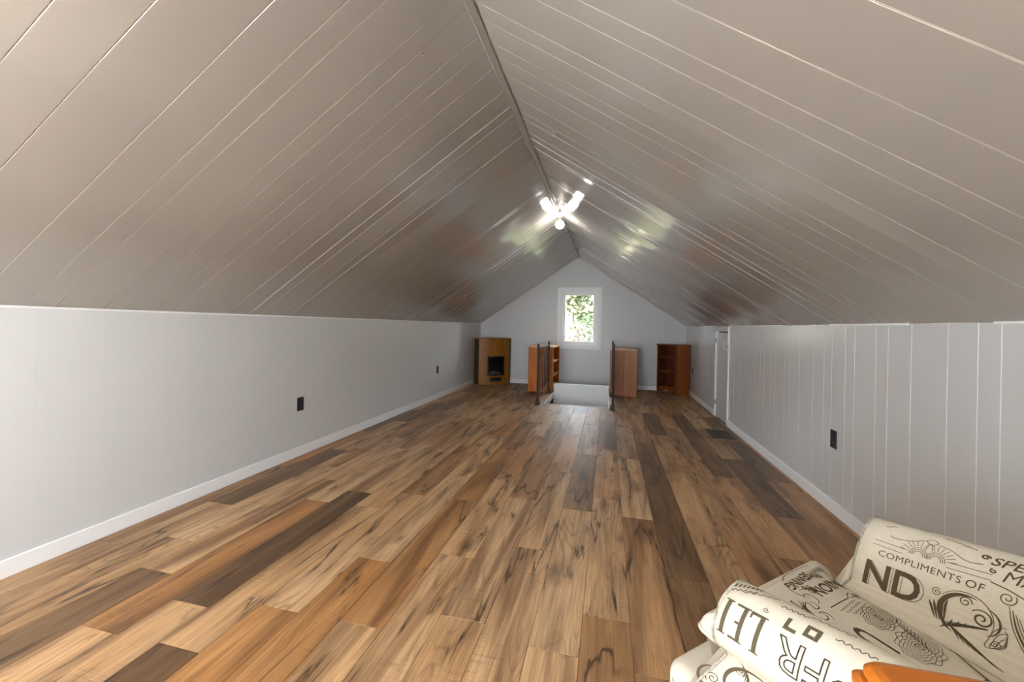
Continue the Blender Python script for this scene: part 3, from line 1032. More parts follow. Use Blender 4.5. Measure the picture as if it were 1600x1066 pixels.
# ------------------------------------------------------------------ hooks and nails
def hook(label, x, y):
    z = roof_z(x)
    t = thing('ceiling_hook', label, 'hook', (x, y, z))
    bm = bmesh.new()
    pts = [(0, 0, .004), (0, 0, -.018)] + [(.011 * math.sin(a), 0, -.029 + .011 * math.cos(a)) for a in [i * .5 for i in range(1, 10)]]
    add_tube(bm, pts, .0022, 6)
    link('hook_wire', bm_mesh('hook_wire', bm, True), M['steel'], t)
    bm = bmesh.new(); add_lathe(bm, [(.008, .002), (.009, -.003), (.004, -.006)], 12)
    link('flange', bm_mesh('flange', bm), M['steel'], t)
hook('small metal hook on the ceiling slope above the fireplace', -1.13, 6.69)
hook('small metal hook on the ceiling slope above the grooved wall', -.364, 2.553)
hook('small metal hook near the ridge, far from the fireplace, above the smooth wall', -.848, 1.674)
for lab, x, z in (('tiny nail in the gable wall over the amber bookcase', -1.589, 1.754), ('tiny nail in the gable wall close beside the window casing', .104, 1.682), ('tiny nail in the gable wall above the pinkish brown bookcase', .425, 1.595)):
    bm = bmesh.new()
    add_tube(bm, [(x, YE + .004, z), (x, YE - .014, z)], .003, 8)
    add_tube(bm, [(x, YE - .012, z), (x, YE - .016, z)], .006, 8)
    me = bm_mesh('wall_nail', bm)
    tag(link('wall_nail', me, M['steel']), lab, 'nail')

# ------------------------------------------------------------------ armchair
CH = thing('armchair', 'cream armchair printed with brown lettering and scrolls, rolled arms', 'armchair', (.62, 1.18, 0), math.radians(42))
# local: +y is the front of the chair, +x its right arm

def catmull(pts, n=10):
    out = []
    P = [2 * Vector(pts[0]) - Vector(pts[1])] + [Vector(p) for p in pts] + [2 * Vector(pts[-1]) - Vector(pts[-2])]
    for i in range(1, len(P) - 2):
        for k in range(n):
            t_ = k / n
            a, b, c, d_ = P[i - 1], P[i], P[i + 1], P[i + 2]
            out.append(.5 * ((2 * b) + (c - a) * t_ + (2 * a - 5 * b + 4 * c - d_) * t_ ** 2 + (3 * b - a - 3 * c + d_) * t_ ** 3))
    out.append(Vector(pts[-1]))
    return out

ARM = catmull([(.238, .36), (.243, .44), (.256, .52), (.288, .590), (.345, .622), (.400, .600), (.424, .550), (.410, .500), (.372, .468), (.350, .430), (.352, .36), (.364, .27), (.372, .17), (.374, .10)], 8)
ARML = [0.0]
for a, b in zip(ARM, ARM[1:]):
    ARML.append(ARML[-1] + (b - a).length)
Y_BACK = -.46

def prof(v):
    v = max(0, min(ARML[-1] - 1e-6, v))
    lo, hi = 0, len(ARML) - 1
    while hi - lo > 1:
        m_ = (lo + hi) // 2
        if ARML[m_] <= v:
            lo = m_
        else:
            hi = m_
    f = (v - ARML[lo]) / max(1e-9, ARML[hi] - ARML[lo])
    return ARM[lo].lerp(ARM[hi], f)

def arm_front(z):
    return .092 + max(0, .62 - z) * .10 + max(0, .45 - z) * .50

def S_arm(side):
    def S(u, v):
        """u metres back from the front edge, v arc length over the arm from inside to outside"""
        p_ = prof(v)
        x, z = p_.x, p_.y
        yf = arm_front(z)
        y = yf - u
        k = max(0, min(1, (z - .40) / .2))
        z2 = z + .05 * k * max(0, u) / .55
        return Vector((side * x, y, z2))
    return S

def nrm_of(S, u, v, inside):
    e = .002
    a = S(u + e, v) - S(u - e, v)
    b = S(u, v + e) - S(u, v - e)
    n = a.cross(b).normalized()
    if n.dot(S(u, v) - inside(u, v)) < 0:
        n = -n
    return n

def make_arm(side):
    S = S_arm(side)
    bm = bmesh.new()
    NV, NU = 60, 14
    grid = []
    for j in range(NV + 1):
        v = ARML[-1] * j / NV
        yf = S(0, v).y
        row = []
        for i in range(NU + 1):
            f = i / NU
            row.append(bm.verts.new(S((yf - Y_BACK) * f, v)))
        grid.append(row)
    for j in range(NV):
        for i in range(NU):
            bm.faces.new((grid[j][i], grid[j + 1][i], grid[j + 1][i + 1], grid[j][i + 1]))
    bm.faces.new([r[0] for r in grid])
    bm.faces.new([r[-1] for r in grid][::-1])
    bm.faces.new([grid[0][i] for i in range(NU + 1)] + [grid[-1][i] for i in range(NU, -1, -1)])
    me = bm_mesh('arm', bm)
    for p_ in me.polygons:
        p_.use_smooth = len(p_.vertices) == 4
    a_ = link('arm', me, M['fabric'], CH)
    bm = bmesh.new()
    pts = [S(.002, ARML[-1] * j / 70) for j in range(71)]
    add_tube(bm, pts, .0032, 8)
    link('piping', bm_mesh('piping', bm, True), M['piping'], a_)
    return a_
arm_r, arm_l = make_arm(1), make_arm(-1)

# T-shaped seat cushion: rounded outline, top sloping back
def round_poly(pts, r, n=5):
    out = []
    m_ = len(pts)
    for i in range(m_):
        p0, p1, p2 = Vector(pts[i - 1]), Vector(pts[i]), Vector(pts[(i + 1) % m_])
        a, b = (p0 - p1).normalized(), (p2 - p1).normalized()
        rr = min(r, (p0 - p1).length * .45, (p2 - p1).length * .45)
        s, e = p1 + a * rr, p1 + b * rr
        for k in range(n + 1):
            t_ = k / n
            out.append((s * (1 - t_) + p1 * t_) * (1 - t_) + (p1 * (1 - t_) + e * t_) * t_)
    return out
CUSH = round_poly([(-.236, -.40), (.236, -.40), (.236, .150), (.290, .165), (.290, .238), (-.290, .238), (-.290, .165), (-.236, .150)], .05)
def seg_dist(p_, a, b):
    ab = b - a
    t_ = max(0, min(1, (p_ - a).dot(ab) / max(1e-12, ab.length_squared)))
    return (p_ - (a + ab * t_)).length
def cush_d(x, y):
    p_ = Vector((x, y))
    return min(seg_dist(p_, CUSH[i], CUSH[(i + 1) % len(CUSH)]) for i in range(len(CUSH)))
CW, CHH = .085, .055
def plane_z(y):
    return .462 - .075 * max(0, .2 - y) / .6
def S_seat(x, y):
    d_ = cush_d(x, y)
    k = 1 - min(1, d_ / CW)
    return Vector((x, y, plane_z(y) - CHH * (1 - math.sqrt(max(0, 1 - k * k)))))
def make_cushion():
    bm = bmesh.new()
    n = len(CUSH)
    nor = []
    for i in range(n):
        tg = (CUSH[(i + 1) % n] - CUSH[i - 1]).normalized()
        nor.append(Vector((-tg.y, tg.x)))              # ccw outline: inward
    rings = []
    for zf, ins in ((0, .03), (.012, .008), (.03, 0)):
        rings.append([bm.verts.new((CUSH[i].x + nor[i].x * ins, CUSH[i].y + nor[i].y * ins, plane_z(CUSH[i].y) - .165 + zf)) for i in range(n)])
    for a in (0, 10, 22, 36, 52, 70, 90):
        ins = .05 * (1 - math.cos(math.radians(a)))
        rings.append([])
        for i in range(n):
            x, y = CUSH[i].x + nor[i].x * ins, CUSH[i].y + nor[i].y * ins
            d_ = ins
            k = 1 - min(1, d_ / CW)
            rings[-1].append(bm.verts.new((x, y, plane_z(y) - CHH * (1 - math.sqrt(max(0, 1 - k * k))))))
    for A, B in zip(rings, rings[1:]):
        for i in range(n):
            bm.faces.new((A[i], A[(i + 1) % n], B[(i + 1) % n], B[i]))
    bm.faces.new(rings[0][::-1])
    ed = [bm.edges.get((rings[-1][i], rings[-1][(i + 1) % n])) for i in range(n)]
    bmesh.ops.triangle_fill(bm, use_beauty=True, use_dissolve=False, edges=ed)
    top = [f for f in bm.faces if all(v in set(rings[-1]) for v in f.verts)]
    r_ = bmesh.ops.subdivide_edges(bm, edges=list({e for f in top for e in f.edges if e not in set(ed)}), cuts=5, use_grid_fill=True)
    es = set(rings[-1])
    for v in bm.verts:
        if v.is_valid and v.co.z > .3 and v not in es:
            inner = all(v not in set(r) for r in rings)
            if inner:
                v.co = S_seat(v.co.x, v.co.y)
    return link('seat_cushion', bm_mesh('seat_cushion', bm, True), M['fabric'], CH)
cushion = make_cushion()
bm = bmesh.new()
n = len(CUSH)
add_tube(bm, [(p_.x * 1.004, p_.y * 1.004, plane_z(p_.y) - CHH - .004) for p_ in CUSH], .005, 6, closed=True)
link('cushion_piping', bm_mesh('cushion_piping', bm, True), M['fabric'], cushion)

# base, back, legs
bm = bmesh.new()
add_box(bm, -.345, .345, -.50, .292, .09, .300, .035, seg=4)
base_o = link('base_apron', bm_mesh('base_apron', bm, True), M['fabric'], CH)
bm = bmesh.new()
add_tube(bm, [(-.342, .262, .10), (-.342, .262, .262), (-.318, .268, .288), (0, .272, .292), (.318, .268, .288), (.342, .262, .262), (.342, .262, .10)], .0055, 8)
link('piping', bm_mesh('piping', bm, True), M['piping'], base_o)
bm = bmesh.new()
bk_ = catmull([(-.44, .36), (-.455, .55), (-.485, .75), (-.530, .87), (-.590, .885), (-.610, .82), (-.580, .60), (-.545, .36), (-.53, .12)], 6)
rows = []
for i in range(17):
    x = -.36 + .72 * i / 16
    e = abs(x) / .36
    dz = -.07 * max(0, (e - .55) / .45) ** 2
    rows.append([bm.verts.new((x, p_.x, p_.y + dz * max(0, (p_.y - .4) / .48))) for p_ in bk_])
for A, B in zip(rows, rows[1:]):
    for k in range(len(A) - 1):
        bm.faces.new((A[k], A[k + 1], B[k + 1], B[k]))
    bm.faces.new((A[-1], A[0], B[0], B[-1]))
bm.faces.new(rows[0]); bm.faces.new(rows[-1][::-1])
me = bm_mesh('backrest', bm)
for p_ in me.polygons:
    p_.use_smooth = len(p_.vertices) == 4
link('backrest', me, M['fabric'], CH)
for sx in (-1, 1):
    for yy in (.22, -.44):
        bm = bmesh.new()
        add_lathe(bm, [(.016, 0), (.018, .01), (.024, .05), (.028, .092), (.0, .092)], 14, (sx * .29, yy, 0))
        link('leg', bm_mesh('leg', bm, True), M['leg_wood'], CH)

# ---- printed lettering and scrolls, laid on the cloth
class Print:
    def __init__(self, S, inside, flipu=1.0):
        self.S, self.inside = S, inside
        self.v, self.f = [], []
    def pt(self, u, v, lift=.0010):
        n = nrm_of(self.S, u, v, self.inside)
        self.v.append(self.S(u, v) + n * lift)
        return len(self.v) - 1
    def ribbon(self, pts, w, w1=None, lift=.0010):
        """pts (u, v); width tapers w .. w (middle w1)"""
        pts = [Vector(p_) for p_ in pts]
        m_ = len(pts)
        prev = None
        for i, p_ in enumerate(pts):
            t_ = pts[min(i + 1, m_ - 1)] - pts[max(i - 1, 0)]
            if t_.length < 1e-9:
                continue
            t_.normalize()
            n = Vector((-t_.y, t_.x))
            k = w if w1 is None else w + (w1 - w) * math.sin(PI * i / (m_ - 1))
            a = self.pt(*(p_ + n * k / 2), lift); b = self.pt(*(p_ - n * k / 2), lift)
            if prev:
                self.f.append((prev[0], a, b, prev[1]))
            prev = (a, b)
    def poly(self, quad, nu=4, nv=4, lift=.0011):
        """bilinear quad patch of four (u, v) corners"""
        q = [Vector(c) for c in quad]
        idx = []
        for i in range(nu + 1):
            for j in range(nv + 1):
                a = q[0].lerp(q[1], i / nu); b = q[3].lerp(q[2], i / nu)
                idx.append(self.pt(*a.lerp(b, j / nv), lift))
        for i in range(nu):
            for j in range(nv):
                k = i * (nv + 1) + j
                self.f.append((idx[k], idx[k + 1], idx[k + nv + 2], idx[k + nv + 1]))
    def frame(self, o, ax, up):
        """returns a function (a, b) -> (u, v)"""
        o, ax, up = Vector(o), Vector(ax), Vector(up)
        return lambda a, b: o + ax * a + up * b
    def text(self, body, o, ax, up, size, bold=0.0, outline=0.0, spacing=1.0, condense=1.0):
        cu = bpy.data.curves.new('t', 'FONT')
        cu.body = body
        cu.size = 1.0
        cu.space_character = spacing
        cu.resolution_u = 3
        cu.offset = bold
        if outline > 0:
            cu.fill_mode = 'NONE'
            cu.bevel_depth = outline
            cu.bevel_resolution = 0
        ob = bpy.data.objects.new('t', cu)
        COL.objects.link(ob)
        dg = bpy.context.evaluated_depsgraph_get()
        dg.update()
        me = bpy.data.meshes.new_from_object(ob.evaluated_get(dg))
        bm = bmesh.new(); bm.from_mesh(me)
        for _ in range(3):
            bmesh.ops.triangulate(bm, faces=bm.faces[:])
            el = [e for e in bm.edges if e.calc_length() > .25]
            if el:
                bmesh.ops.subdivide_edges(bm, edges=el, cuts=1)
        bm.verts.index_update()
        F = self.frame(o, ax, up)
        base_i = len(self.v)
        for v in bm.verts:
            self.pt(*F(v.co.x * size * condense, v.co.y * size))
        for f in bm.faces:
            self.f.append(tuple(base_i + v.index for v in f.verts))
        bm.free()
        bpy.data.objects.remove(ob, do_unlink=True)
        bpy.data.curves.remove(cu)
        bpy.data.meshes.remove(me)
    def spiral(self, c, r0, r1, a0, turns, w, sq=1.0, w1=None, rot=0.0):
        n = max(12, int(abs(turns) * 22))
        pts = []
        for i in range(n + 1):
            k = i / n
            r = r0 + (r1 - r0) * k
            a = a0 + turns * 2 * PI * k
            x, y = r * math.cos(a), r * math.sin(a) * sq
            pts.append((c[0] + x * math.cos(rot) - y * math.sin(rot), c[1] + x * math.sin(rot) + y * math.cos(rot)))
        self.ribbon(pts, w, w1)
    def bez(self, pts, w, w1=None, n=14):
        self.ribbon(catmull(pts, max(2, n // max(1, len(pts) - 1) + 2)), w, w1)
    def build(self, name, parent, mat):
        me = bpy.data.meshes.new(name)
        me.from_pydata([tuple(v) for v in self.v], [], self.f)
        o_ = link(name, me, mat, parent)
        o_['kind'] = 'stuff'
        return o_

rq = random.Random(21)
in_arm = lambda side: (lambda u, v: Vector((side * .335, arm_front(.5) - u, .45)))
def crescent(P, c, r, a0, a1, w1, sq=1.0, w0=.0008):
    P.ribbon([(c[0] + r * math.cos(a0 + (a1 - a0) * i / 24), c[1] + sq * r * math.sin(a0 + (a1 - a0) * i / 24)) for i in range(25)], w0, w1)
def squiggle(P, o, d, n, amp, w):
    o, d = Vector(o), Vector(d)
    nn = Vector((-d.y, d.x))
    pts, L = [], d.length
    for i in range(n * 6 + 1):
        t_ = i / (n * 6)
        k = amp * (rq.uniform(.5, 1.2) if i % 3 == 0 else .7)
        pts.append(o + d * t_ + nn / max(L, 1e-6) * k * math.sin(i * PI / 3))
    P.ribbon(pts, w)
def flower(P, c, r, w):
    for k in range(6):
        a = k * PI / 3
        P.bez([c, (c[0] + r * math.cos(a - .3), c[1] + r * math.sin(a - .3)), (c[0] + r * 1.25 * math.cos(a), c[1] + r * 1.25 * math.sin(a)), (c[0] + r * math.cos(a + .3), c[1] + r * math.sin(a + .3)), c], w)

# ---- right arm, inner face: u runs to the back, v runs up the inside and over the roll
P = Print(S_arm(1), in_arm(1))
P.text('COMPLIMENTS', (.050, .187), (1, 0), (0, 1), .0235, bold=.0, spacing=1.08)
P.text('OF', (.222, .186), (1, 0), (.1, 1), .0250, bold=.004, spacing=1.1)
P.text('ND', (.026, .100), (1, 0), (0, 1), .096, bold=.022, condense=.86)
P.text('ND', (.030, .098), (1, 0), (0, 1), .100, outline=.008, condense=.86)
P.text('SPE', (.252, .252), (1, .02), (.25, 1), .036, bold=.012)
P.text('MA', (.276, .221), (1, .02), (.25, 1), .038, bold=.0)
P.spiral((.243, .268), .008, .002, 0, 1.3, .004)
P.spiral((.262, .238), .006, .001, 2, 1.2, .003)
# sunburst between two long lines
for cu_, s_ in ((.129, 1), (.163, -1)):
    for r_ in (.010, .014, .018):
        P.ribbon([(cu_ + r_ * math.cos(PI * i / 14), .219 + 1.2 * r_ * math.sin(PI * i / 14)) for i in range(15)], .0014)
    for k in range(7):
        a = .25 + k * .27 if s_ < 0 else PI - .25 - k * .27
        P.ribbon([(cu_ + .021 * math.cos(a), .219 + .025 * math.sin(a)), (cu_ + .040 * math.cos(a), .219 + .040 * math.sin(a))], .0013)
P.bez([(.062, .252), (.075, .247), (.105, .252), (.132, .266)], .0018)
P.bez([(.160, .264), (.185, .258), (.215, .243), (.244, .246)], .0018)
P.bez([(.139, .240), (.146, .262), (.153, .240)], .0014)
P.bez([(.134, .268), (.146, .258), (.158, .268), (.146, .276), (.134, .268)], .0018)
for v_ in (.228, .215):
    P.bez([(.034, v_), (.10, v_ - .003)], .0014)
    P.bez([(.185, v_ - .002), (.262, v_ + .001)], .0014)
P.bez([(.262, .213), (.290, .208), (.318, .199)], .0024)
P.spiral((.293, .190), .015, .002, .6, -1.6, .0020)
# small faint script near the crest
for k, (a, b) in enumerate((((.05, .318), (.05, .004)), ((.105, .312), (.03, -.002)), ((.165, .296), (.035, -.004)), ((.20, .288), (.025, -.004)), ((.045, .278), (.02, .012)))):
    squiggle(P, a, b, 4, .004, .0013)
P.spiral((.136, .330), .006, .001, 0, 1.4, .0012)
# large crescent scroll with leaves and eyes
crescent(P, (.236, .120), .046, 1.25, 4.5, .0105, 1.0)
crescent(P, (.232, .122), .050, -.3, 2.6, .002, 1.0)
P.spiral((.262, .128), .020, .002, 2.6, -1.7, .0022, w1=.004)
P.spiral((.231, .152), .012, .002, 0, 1.5, .0022)
P.spiral((.180, .150), .010, .001, 1, 1.7, .0016)
crescent(P, (.262, .125), .030, -1.2, 1.4, .004)
for k in range(6):
    a = .2 + k * .42
    P.bez([(.205, .072 + k * .004), (.212 + .01 * k, .088 + .004 * k), (.216 + .012 * k, .102 + .002 * k)], .001, .0045)
for k in range(5):
    P.bez([(.186 + k * .004, .088), (.176 + k * .006, .112 + k * .003), (.170 + k * .008, .126 + k * .004)], .001, .005)
for k in range(9):
    P.bez([(.206 + k * .007, .092 - k * .003), (.226 + k * .010, .080 - k * .004), (.246 + k * .011, .064 - k * .003)], .001, .003)
P.spiral((.290, .088), .008, .001, 0, 1.6, .0018)
# long feathered flourish
for k in range(4):
    P.bez([(.298 + .006 * k, .176 - .006 * k), (.312 + .006 * k, .130), (.345 + .006 * k, .080), (.385 + .004 * k, .046)], .0012, .0040 if k == 1 else .0018)
for k in range(3):
    P.spiral((.292 + .004 * k, .100 - .004 * k), .030 - .007 * k, .024 - .007 * k, 0, 1.0, .0014, .45, rot=1.25)
crescent(P, (.360, .150), .032, .6, 3.6, .003)
P.spiral((.405, .170), .030, .004, 2, 1.8, .0026)
P.text('CO', (.40, .215), (1, 0), (.1, 1), .05, outline=.02)
P.build('printed_lettering', arm_r, M['ink'])

# ---- left arm, top and outside: u runs to the back, v runs outwards over the roll
P = Print(S_arm(-1), in_arm(-1))
def stem(u_, v0, v1, w_):
    P.poly([(u_ - w_ / 2, v0), (u_ + w_ / 2, v0), (u_ + w_ / 2, v1), (u_ - w_ / 2, v1)], 2, 8)
def serif(u_, v_, w_, h_=.003):
    P.poly([(u_ - w_ / 2, v_), (u_ + w_ / 2, v_), (u_ + w_ / 2, v_ + h_), (u_ - w_ / 2, v_ + h_)], 4, 1)
for u_ in (.020, .056, .090):
    stem(u_, .362, .432, .0085)
    serif(u_, .360, .018); serif(u_, .430, .018)
for v_, l_ in ((.360, .020), (.394, .013), (.428, .020)):
    P.poly([(.056 - l_, v_), (.056, v_), (.056, v_ + .005), (.056 - l_, v_ + .005)], 4, 1)
P.poly([(.068, .360), (.090, .360), (.090, .366), (.068, .366)], 4, 1)
P.poly([(.066, .360), (.070, .360), (.070, .374), (.066, .374)], 1, 3)
# two small blocks on the crest
P.poly([(.124, .336), (.131, .336), (.131, .362), (.124, .362)], 2, 3)
P.poly([(.131, .355), (.146, .355), (.146, .362), (.131, .362)], 3, 2)
for a in ((.156, .163, .330, .356), (.174, .181, .330, .356), (.163, .174, .330, .337), (.163, .174, .349, .356)):
    P.poly([(a[0], a[2]), (a[1], a[2]), (a[1], a[3]), (a[0], a[3])], 2, 2)
# outlined capitals
P.text('FR', (.215, .374), (-1, 0), (0, 1), .082, outline=.016, spacing=1.0)
P.text('P', (.262, .366), (-1, 0), (0, 1), .085, outline=.022)
P.text('E', (.315, .366), (-1, 0), (0, 1), .085, outline=.018)
P.spiral((.085, .345), .006, .001, 0, 1.4, .0012)
for a, b in (((.006, .338), (.045, -.022)), ((.03, .330), (.06, -.030)), ((.10, .318), (.05, -.005)), ((.15, .305), (.07, -.004)), ((.20, .330), (.06, 0))):
    squiggle(P, a, b, 5, .004, .0018)
for k in range(7):
    P.poly([(.006 + k * .007, .316 - k * .004), (.009 + k * .007, .316 - k * .004), (.009 + k * .007, .328 - k * .004), (.006 + k * .007, .328 - k * .004)], 1, 2)
# scrolls on the outside panel
crescent(P, (.075, .600), .045, 1.9, 5.4, .010)
P.spiral((.095, .575), .020, .002, 1, 1.7, .002, w1=.004)
P.spiral((.045, .575), .012, .001, 0, 1.5, .0018)
crescent(P, (.110, .590), .034, -1.0, 1.8, .004)
crescent(P, (.015, .640), .030, .5, 4.4, .007)
P.spiral((.018, .640), .016, .002, 2, 1.6, .0022)
for k in range(5):
    P.bez([(.035 + .006 * k, .545 + .006 * k), (.045 + .006 * k, .56 + .006 * k), (.050 + .007 * k, .58 + .006 * k)], .001, .003)
P.bez([(.125, .54), (.150, .56), (.165, .60), (.150, .64)], .0016)
P.text('S', (.20, .64), (1, 0), (0, -1), .10, outline=.02)
P.spiral((.26, .60), .035, .004, 0, 2.0, .003)
crescent(P, (.33, .60), .05, 1.5, 5.0, .009)
P.build('printed_lettering', arm_l, M['ink'])

# ---- seat cushion top: (x, y) on the cushion
P = Print(S_seat, lambda u, v: Vector((u, v, .2)))
P.text('UNION', (.222, .132), (-1, .02), (0, -1), .046, bold=.02, condense=1.0)
P.text('SEWING', (.140, .185), (-1, -.06), (.05, -1), .040, bold=.025, condense=.82)
crescent(P, (.095, .150), .085, 2.4, 3.9, .003, .55)
crescent(P, (.140, .150), .105, -.9, .9, .004, .40)
P.bez([(.035, .190), (.08, .206), (.14, .208), (.20, .200)], .0022)
P.bez([(.035, .145), (.06, .140), (.085, .136)], .0018)
for c in ((.064, .128), (.076, .140), (.058, .142), (.082, .126), (.150, .160), (.165, .152)):
    P.spiral(c, .009, .0015, rq.uniform(0, 6), 1.6, .0026)
for k in range(6):
    P.bez([(.15 + .012 * k, .180), (.152 + .012 * k, .172), (.148 + .012 * k, .164)], .002, .004)
P.text('UN', (.046, .012), (-1, 0), (.02, -1), .120, condense=.52, bold=.01)
P.text('M', (-.030, .132), (-1, -.15), (.06, -1), .085, condense=.55, outline=.02)
for k in range(4):
    P.bez([(-.012 + .004 * k, .125 - .004 * k), (-.030 + .003 * k, .100), (-.040 + .004 * k, .070)], .001, .0024)
P.bez([(.047, .073), (.095, .072), (.139, .070)], .0026)
P.bez([(.139, .070), (.158, .080), (.172, .076), (.165, .066), (.150, .068)], .0022)
flower(P, (.176, .066), .008, .0018)
for k in range(3):
    squiggle(P, (.060 + .012 * k, .055 - .010 * k), (.085, .004), 6, .003, .0014)
# two ornate ovals of engraved lines
for (cx, cy, rx_, ry_) in ((.135, .000, .052, .034), (.115, -.085, .060, .042)):
    for k in range(7):
        f = 1 - k * .13
        pts = []
        for i in range(49):
            a = i / 48 * 2 * PI
            wob = 1 + .07 * math.sin(a * (9 + 2 * k)) 
            pts.append((cx + rx_ * f * wob * math.cos(a), cy + ry_ * f * wob * math.sin(a)))
        P.ribbon(pts, .0014)
    P.spiral((cx, cy), .010, .001, 0, 1.8, .002)
for k in range(9):
    P.bez([(.185 - .004 * k, -.02 - .008 * k), (.16 - .004 * k, -.03 - .008 * k), (.145 - .003 * k, -.05 - .008 * k)], .0012, .002)
P.bez([(.228, .050), (.214, .010), (.198, -.030)], .0020)
P.bez([(.218, .052), (.204, .012), (.188, -.028)], .0012)
P.bez([(.228, .050), (.218, .052)], .002)
for k in range(10):
    c = (rq.uniform(-.17, -.06), rq.uniform(-.16, .16))
    P.spiral(c, rq.uniform(.008, .016), .001, rq.uniform(0, 6), rq.choice((-1.5, 1.6)), .0016)
for k in range(14):
    a = (rq.uniform(-.18, .14), rq.uniform(-.30, -.12))
    squiggle(P, a, (rq.uniform(.02, .05), rq.uniform(-.03, .03)), 4, .004, .0018)
for k in range(6):
    c = (rq.uniform(-.05, .03), rq.uniform(.03, .12))
    crescent(P, c, rq.uniform(.010, .018), rq.uniform(0, 6), rq.uniform(7, 9), .0028)
for k in range(9):
    squiggle(P, (rq.uniform(-.20, -.04), rq.uniform(.06, .20)), (rq.uniform(.02, .05), rq.uniform(-.02, .02)), 5, .0035, .0014)
P.poly([(.150, -.185), (.110, -.185), (.110, -.205), (.150, -.205)], 4, 2)
P.bez([(.215, -.10), (.17, -.15), (.14, -.21), (.13, -.28)], .002, .006)
P.build('printed_lettering', cushion, M['ink'])

# ------------------------------------------------------------------ small wooden table beside the camera end
t = thing('side_table', 'honey orange wooden side table with a moulded rounded top', 'table', (.376, .326, 0))
def rrect(x0, x1, y0, y1, r, n=8):
    return [tuple(p_) for p_ in round_poly([(x0, y0), (x1, y0), (x1, y1), (x0, y1)], r, n)]
def slab(nm, mat, steps, parent):
    """stack of rounded rectangles: (inset, z)"""
    bm = bmesh.new()
    rings = []
    for ins, z in steps:
        rings.append([bm.verts.new((x, y, z)) for x, y in rrect(-TX + ins, TX - ins, -TY + ins, TY - ins, .016)])
    m_ = len(rings[0])
    for A, B in zip(rings, rings[1:]):
        for k in range(m_):
            bm.faces.new((A[k], A[(k + 1) % m_], B[(k + 1) % m_], B[k]))
    bm.faces.new(rings[0][::-1]); bm.faces.new(rings[-1])
    return link(nm, bm_mesh(nm, bm), mat, parent)
TX, TY, TZ = .111, .195, .85
slab('table_top', M['honey'], [(.018, TZ - .036), (.006, TZ - .034), (0, TZ - .029), (0, TZ - .023), (.005, TZ - .0195), (.0095, TZ - .019), (.0095, TZ - .016), (.007, TZ - .0145), (.007, TZ - .009), (.011, TZ - .003), (.018, TZ)], t)
for a in ((-.085, .085, -.170, -.155), (-.085, .085, .155, .170)):
    box('apron', M['honey'], t, *a, TZ - .11, TZ - .032, .002)
for a in ((-.085, -.070, -.155, .155), (.070, .085, -.155, .155)):
    box('apron', M['honey'], t, *a, TZ - .11, TZ - .032, .002)
for sx in (-1, 1):
    for sy in (-1, 1):
        bm = bmesh.new()
        rings = []
        for h_, r in ((0, .010), (.02, .012), (TZ - .12, .017), (TZ - .032, .017)):
            rings.append([bm.verts.new((sx * .078 + a * r, sy * .163 + b * r, h_)) for a, b in ((-1, -1), (1, -1), (1, 1), (-1, 1))])
        for A, B in zip(rings, rings[1:]):
            for k in range(4):
                bm.faces.new((A[k], A[(k + 1) % 4], B[(k + 1) % 4], B[k]))
        bm.faces.new(rings[0][::-1]); bm.faces.new(rings[-1])
        link('leg', bm_mesh('leg', bm), M['honey'], t)
box('lower_shelf', M['honey'], t, -.075, .075, -.160, .160, .20, .215, .002)

# ------------------------------------------------------------------ outside the small window: dry slope and leafy trees
bm = bmesh.new()
prof_ = [(YE + .6, -3.0), (YE + 6, -2.2), (YE + 9, .5), (YE + 13, 2.6), (YE + 24, 8.0)]
rows = [[bm.verts.new((x, y, z + .3 * noise.noise(Vector((x * .4, y * .4, 0))))) for x in range(-16, 17, 2)] for y, z in prof_]
for A, B in zip(rows, rows[1:]):
    for k in range(len(A) - 1):
        bm.faces.new((A[k], A[k + 1], B[k + 1], B[k]))
o = link('ground', bm_mesh('ground', bm), M['straw'])
struct(o, 'pale dry slope outside the small window', 'ground')

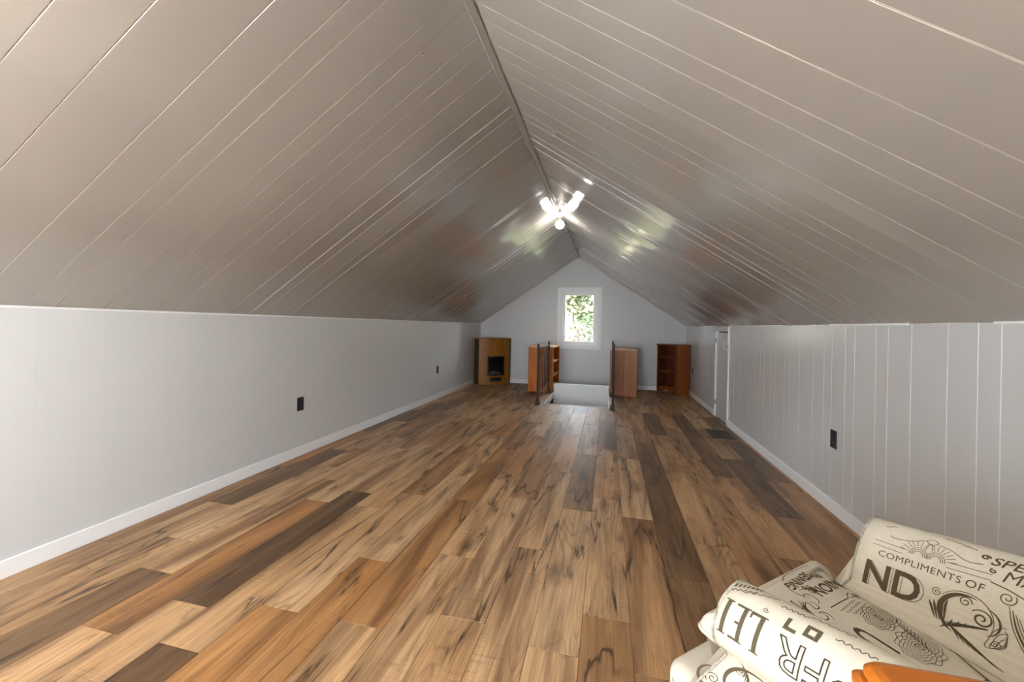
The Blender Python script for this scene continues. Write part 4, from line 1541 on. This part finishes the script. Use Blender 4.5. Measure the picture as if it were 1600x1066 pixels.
def tree(label, x, y, z0, h, rad, mix, seed):
    r = random.Random(seed)
    t = thing('leafy_tree', label, 'tree', (x, y, z0), group='trees outside the small window')
    bm = bmesh.new()
    add_tube(bm, [(0, 0, 0), (.05, .02, h * .4), (-.04, 0, h * .9)], [.11, .08, .03], 8)
    for k in range(7):
        a = r.uniform(0, 2 * PI); z = h * r.uniform(.3, .8)
        add_tube(bm, [(0, 0, z), (rad * .4 * math.cos(a), rad * .4 * math.sin(a), z + .25), (rad * .8 * math.cos(a), rad * .8 * math.sin(a), z + .35)], [.04, .025, .01], 5)
    link('trunk', bm_mesh('trunk', bm), M['bark'], t)
    clumps = []
    for k in range(26):
        a = r.uniform(0, 2 * PI); rr = rad * math.sqrt(r.uniform(0, 1)) * .85
        clumps.append((rr * math.cos(a), rr * math.sin(a), h * r.uniform(.18, 1.0), r.uniform(.25, .5)))
    vs, fs, ms = [], [], []
    for i in range(5200):
        c = r.choice(clumps)
        d_ = Vector((r.gauss(0, 1), r.gauss(0, 1), r.gauss(0, .8))).normalized() * c[3] * r.uniform(.4, 1) ** .5
        p_ = Vector(c[:3]) + d_
        a = Vector((r.gauss(0, 1), r.gauss(0, 1), r.gauss(0, .5))).normalized()
        b = a.cross(Vector((r.gauss(0, 1), r.gauss(0, 1), r.gauss(0, 1)))).normalized()
        s = r.uniform(.05, .095)
        k = len(vs)
        vs += [p_ - a * s, p_ + b * s * .45, p_ + a * s, p_ - b * s * .45]
        fs.append((k, k + 1, k + 2, k + 3))
        q = (clumps.index(c) * 37 % 100) / 100 + r.uniform(-.12, .12)
        ms.append(0 if q < mix[0] else 1 if q < mix[1] else 2)
    me = bpy.data.meshes.new('foliage')
    me.from_pydata([tuple(v) for v in vs], [], fs)
    for m_ in ('leaf_a', 'leaf_b', 'leaf_c'):
        me.materials.append(M[m_])
    me.polygons.foreach_set('material_index', ms)
    fo = link('foliage', me, None, t)
    fo['kind'] = 'stuff'
for k, (lab, x, y, z0, h, rad, mix) in enumerate((
        ('bushy green tree outside, closest to the glass on the fireplace side', -2.45, 11.0, -3.0, 5.2, .85, (.42, .62)),
        ('green and straw tree outside, closest to the glass on the corner shelf side', .10, 11.0, -3.0, 4.9, .85, (.32, .50)),
        ('straw coloured leafy tree seen between the two trees closest to the glass', -1.15, 13.6, -2.4, 5.2, .95, (.18, .35)),
        ('yellow green tree outside on the corner shelf side of the straw coloured tree', 1.45, 13.7, -2.4, 5.0, .9, (.5, .85)),
        ('dark green tree outside, half hidden behind the bushy green one', -2.55, 16.4, -.5, 4.4, .95, (.5, .75)),
        ('yellow leafy tree half hidden behind the straw coloured tree', .05, 16.4, -.5, 4.4, .95, (.25, .5)),
        ('pale leafy tree farthest up the slope', -1.30, 19.2, 1.6, 4.2, 1.1, (.25, .45)))):
    tree(lab, x, y, z0, h, rad, mix, 40 + k)
